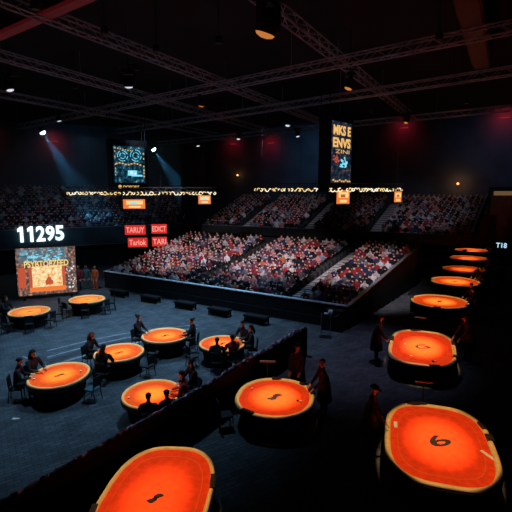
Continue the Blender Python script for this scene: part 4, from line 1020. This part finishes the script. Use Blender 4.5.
# ------------------------------------------------------------------ spectators
def crowd_mats():
    def col(name, src):
        m = mat(name, (.2, .2, .2), .85, spec=.1); nt = m.node_tree; b = nt.nodes['Principled BSDF']
        if src == 'object':
            n = nt.nodes.new('ShaderNodeObjectInfo'); nt.links.new(n.outputs['Color'], b.inputs['Base Color'])
        else:
            n = nt.nodes.new('ShaderNodeAttribute'); n.attribute_name = 'cloth'; nt.links.new(n.outputs['Color'], b.inputs['Base Color'])
        return m
    return col('spectator_clothing', 'object'), col('spectator_mass', 'attribute')
M['crowd_one'], M['crowd_mass'] = crowd_mats()
M['crowd_skin'] = mat('spectator_skin', (.66, .40, .31), .55, noise=.1, nscale=3)
def seated(kind, sub):
    s = Skel(); ph = .10
    ln = (.04, .12, -.04)[kind]
    pel = s.add((0, .0, ph), (.165, .125), 1); ch = s.add((0, ln, ph + .36), (.18, .125), 1, pel); nb_ = s.add((0, ln + .01, ph + .53), .075, 1, ch)
    hd = s.add((0, ln + .04, ph + .64), (.075, .085), 0, nb_); cr = s.add((0, ln + .02, ph + .76), (.085, .10), 3, hd)
    for x in (-1, 1):
        sh = s.add((.20 * x, ln, ph + .44), .066, 1, ch)
        if kind == 0: e, h = (.26 * x, .06, ph + .18), (.12 * x, .30, ph + .12)
        elif kind == 1: e, h = (.26 * x, .22, ph + .24), (.06 * x, .36, ph + .40)
        else: e, h = (.25 * x, .02, ph + .20), (.18 * x, .28, ph + .14)
        el = s.add(e, .048, 1, sh); s.add(h, .042, 0, el)
        hj = s.add((.10 * x, .08, ph - .0), .095, 2, pel); kn = s.add((.12 * x, .44, ph + .0), .07, 2, hj); an = s.add((.12 * x, .42, -.36), .05, 2, kn); s.add((.13 * x, .54, -.385), .032, 2, an)
    return s.mesh([M['crowd_skin'], M['crowd_one'], M['trouser'], M['hair']], sub)
CROWD = [seated(k, 1) for k in range(3)]
PAL = [((.012, .013, .02), 'black', 34), ((.50, .48, .54), 'white', 15), ((.26, .022, .03), 'red', 15), ((.42, .18, .20), 'pink', 11), ((.025, .035, .085), 'navy', 15),
       ((.10, .10, .13), 'grey', 14), ((.40, .12, .06), 'orange', 3), ((.16, .20, .32), 'pale blue', 6), ((.14, .035, .065), 'maroon', 11)]
def pick(r):
    k = r.random() * sum(p[2] for p in PAL)
    for p in PAL:
        k -= p[2]
        if k <= 0: return p
    return PAL[0]
ORD = 'first second third fourth fifth sixth seventh eighth ninth tenth eleventh twelfth thirteenth fourteenth fifteenth sixteenth seventeenth eighteenth nineteenth twentieth'.split()
rc = random.Random(21)
low_sorted = sorted(low, key=lambda s: (s[4], s[5]))
singles = []; rest = []
for sx_ in low_sorted:
    if rc.random() < 0.045: continue            # empty seats
    (singles if len(singles) < 300 else rest).append(sx_)
idx = {}
BLK = ('block before the red signs', 'middle block', 'block nearest the tables')
for (x, y, z, rz, row, k, blk) in singles:
    kind = rc.randrange(3); c, cn, _ = pick(rc)
    o = bpy.data.objects.new('spectator', CROWD[kind]); C.objects.link(o)
    o.location = (x, y, z); o.rotation_euler = (0, 0, rz + PI + rc.uniform(-.25, .25)); sc_ = rc.uniform(.88, .98); o.scale = (sc_, sc_, sc_)
    j = idx.get((row, blk), 0); idx[(row, blk)] = j + 1
    v = rc.uniform(.75, 1.25); o.color = (*[min(1, q * v) for q in c], 1)
    tag(o, 'spectator in %s, %s row up, %s seat, %s' % (cn, ORD[row], ORD[j], BLK[blk]), 'spectator', 'spectators in the lower stand')
def mass(seats, name, label, fill, seedv):
    """All spectators beyond the nearest three hundred, as one object."""
    r = random.Random(seedv); Vs = []; Ls = []; Ns = []; Ms = []; Cs = []; off = 0
    pre = []
    for me in CROWD:
        nv = len(me.vertices); co = np.empty(nv * 3); me.vertices.foreach_get('co', co)
        lp = np.empty(len(me.loops), np.int32); me.loops.foreach_get('vertex_index', lp)
        lt = np.empty(len(me.polygons), np.int32); me.polygons.foreach_get('loop_total', lt)
        mi = np.empty(len(me.polygons), np.int32); me.polygons.foreach_get('material_index', mi)
        pre.append((co.reshape(-1, 3), lp, lt, mi))
    for (x, y, z, rz, row, k, blk) in seats:
        if r.random() > fill: continue
        co, lp, lt, mi = pre[r.randrange(3)]
        a = rz + PI + r.uniform(-.25, .25); c, s = math.cos(a), math.sin(a); sc = r.uniform(.88, .98)
        Vs.append(co @ np.array([[c, s, 0], [-s, c, 0], [0, 0, 1]]) * sc + np.array([x, y, z])); Ls.append(lp + off); Ns.append(lt); Ms.append(mi)
        cc, _, _ = pick(r); v = r.uniform(.75, 1.25)
        Cs.append(np.tile(np.array([*[min(1, q * v) for q in cc], 1.0]), (len(co), 1))); off += len(co)
    V = np.concatenate(Vs); Lp = np.concatenate(Ls); N_ = np.concatenate(Ns); Mi = np.concatenate(Ms)
    me = bpy.data.meshes.new(name); me.vertices.add(len(V)); me.vertices.foreach_set('co', V.ravel()); me.loops.add(len(Lp)); me.loops.foreach_set('vertex_index', Lp)
    me.polygons.add(len(N_)); me.polygons.foreach_set('loop_start', np.concatenate([[0], np.cumsum(N_)[:-1]]).astype(np.int32)); me.polygons.foreach_set('loop_total', N_)
    for m_ in (M['crowd_skin'], M['crowd_mass'], M['trouser'], M['hair']): me.materials.append(m_)
    me.polygons.foreach_set('material_index', Mi); me.polygons.foreach_set('use_smooth', np.ones(len(N_), bool)); me.update(calc_edges=True)
    at = me.attributes.new('cloth', 'FLOAT_COLOR', 'POINT'); at.data.foreach_set('color', np.concatenate(Cs).ravel())
    o = bpy.data.objects.new(name, me); C.objects.link(o); tag(o, label, 'crowd', 'spectators in the lower stand', 'stuff'); return o
mass(rest + upp + lef, 'spectator_crowd', 'dense crowd of seated spectators filling the rear rows, balcony and gallery', .93, 5)
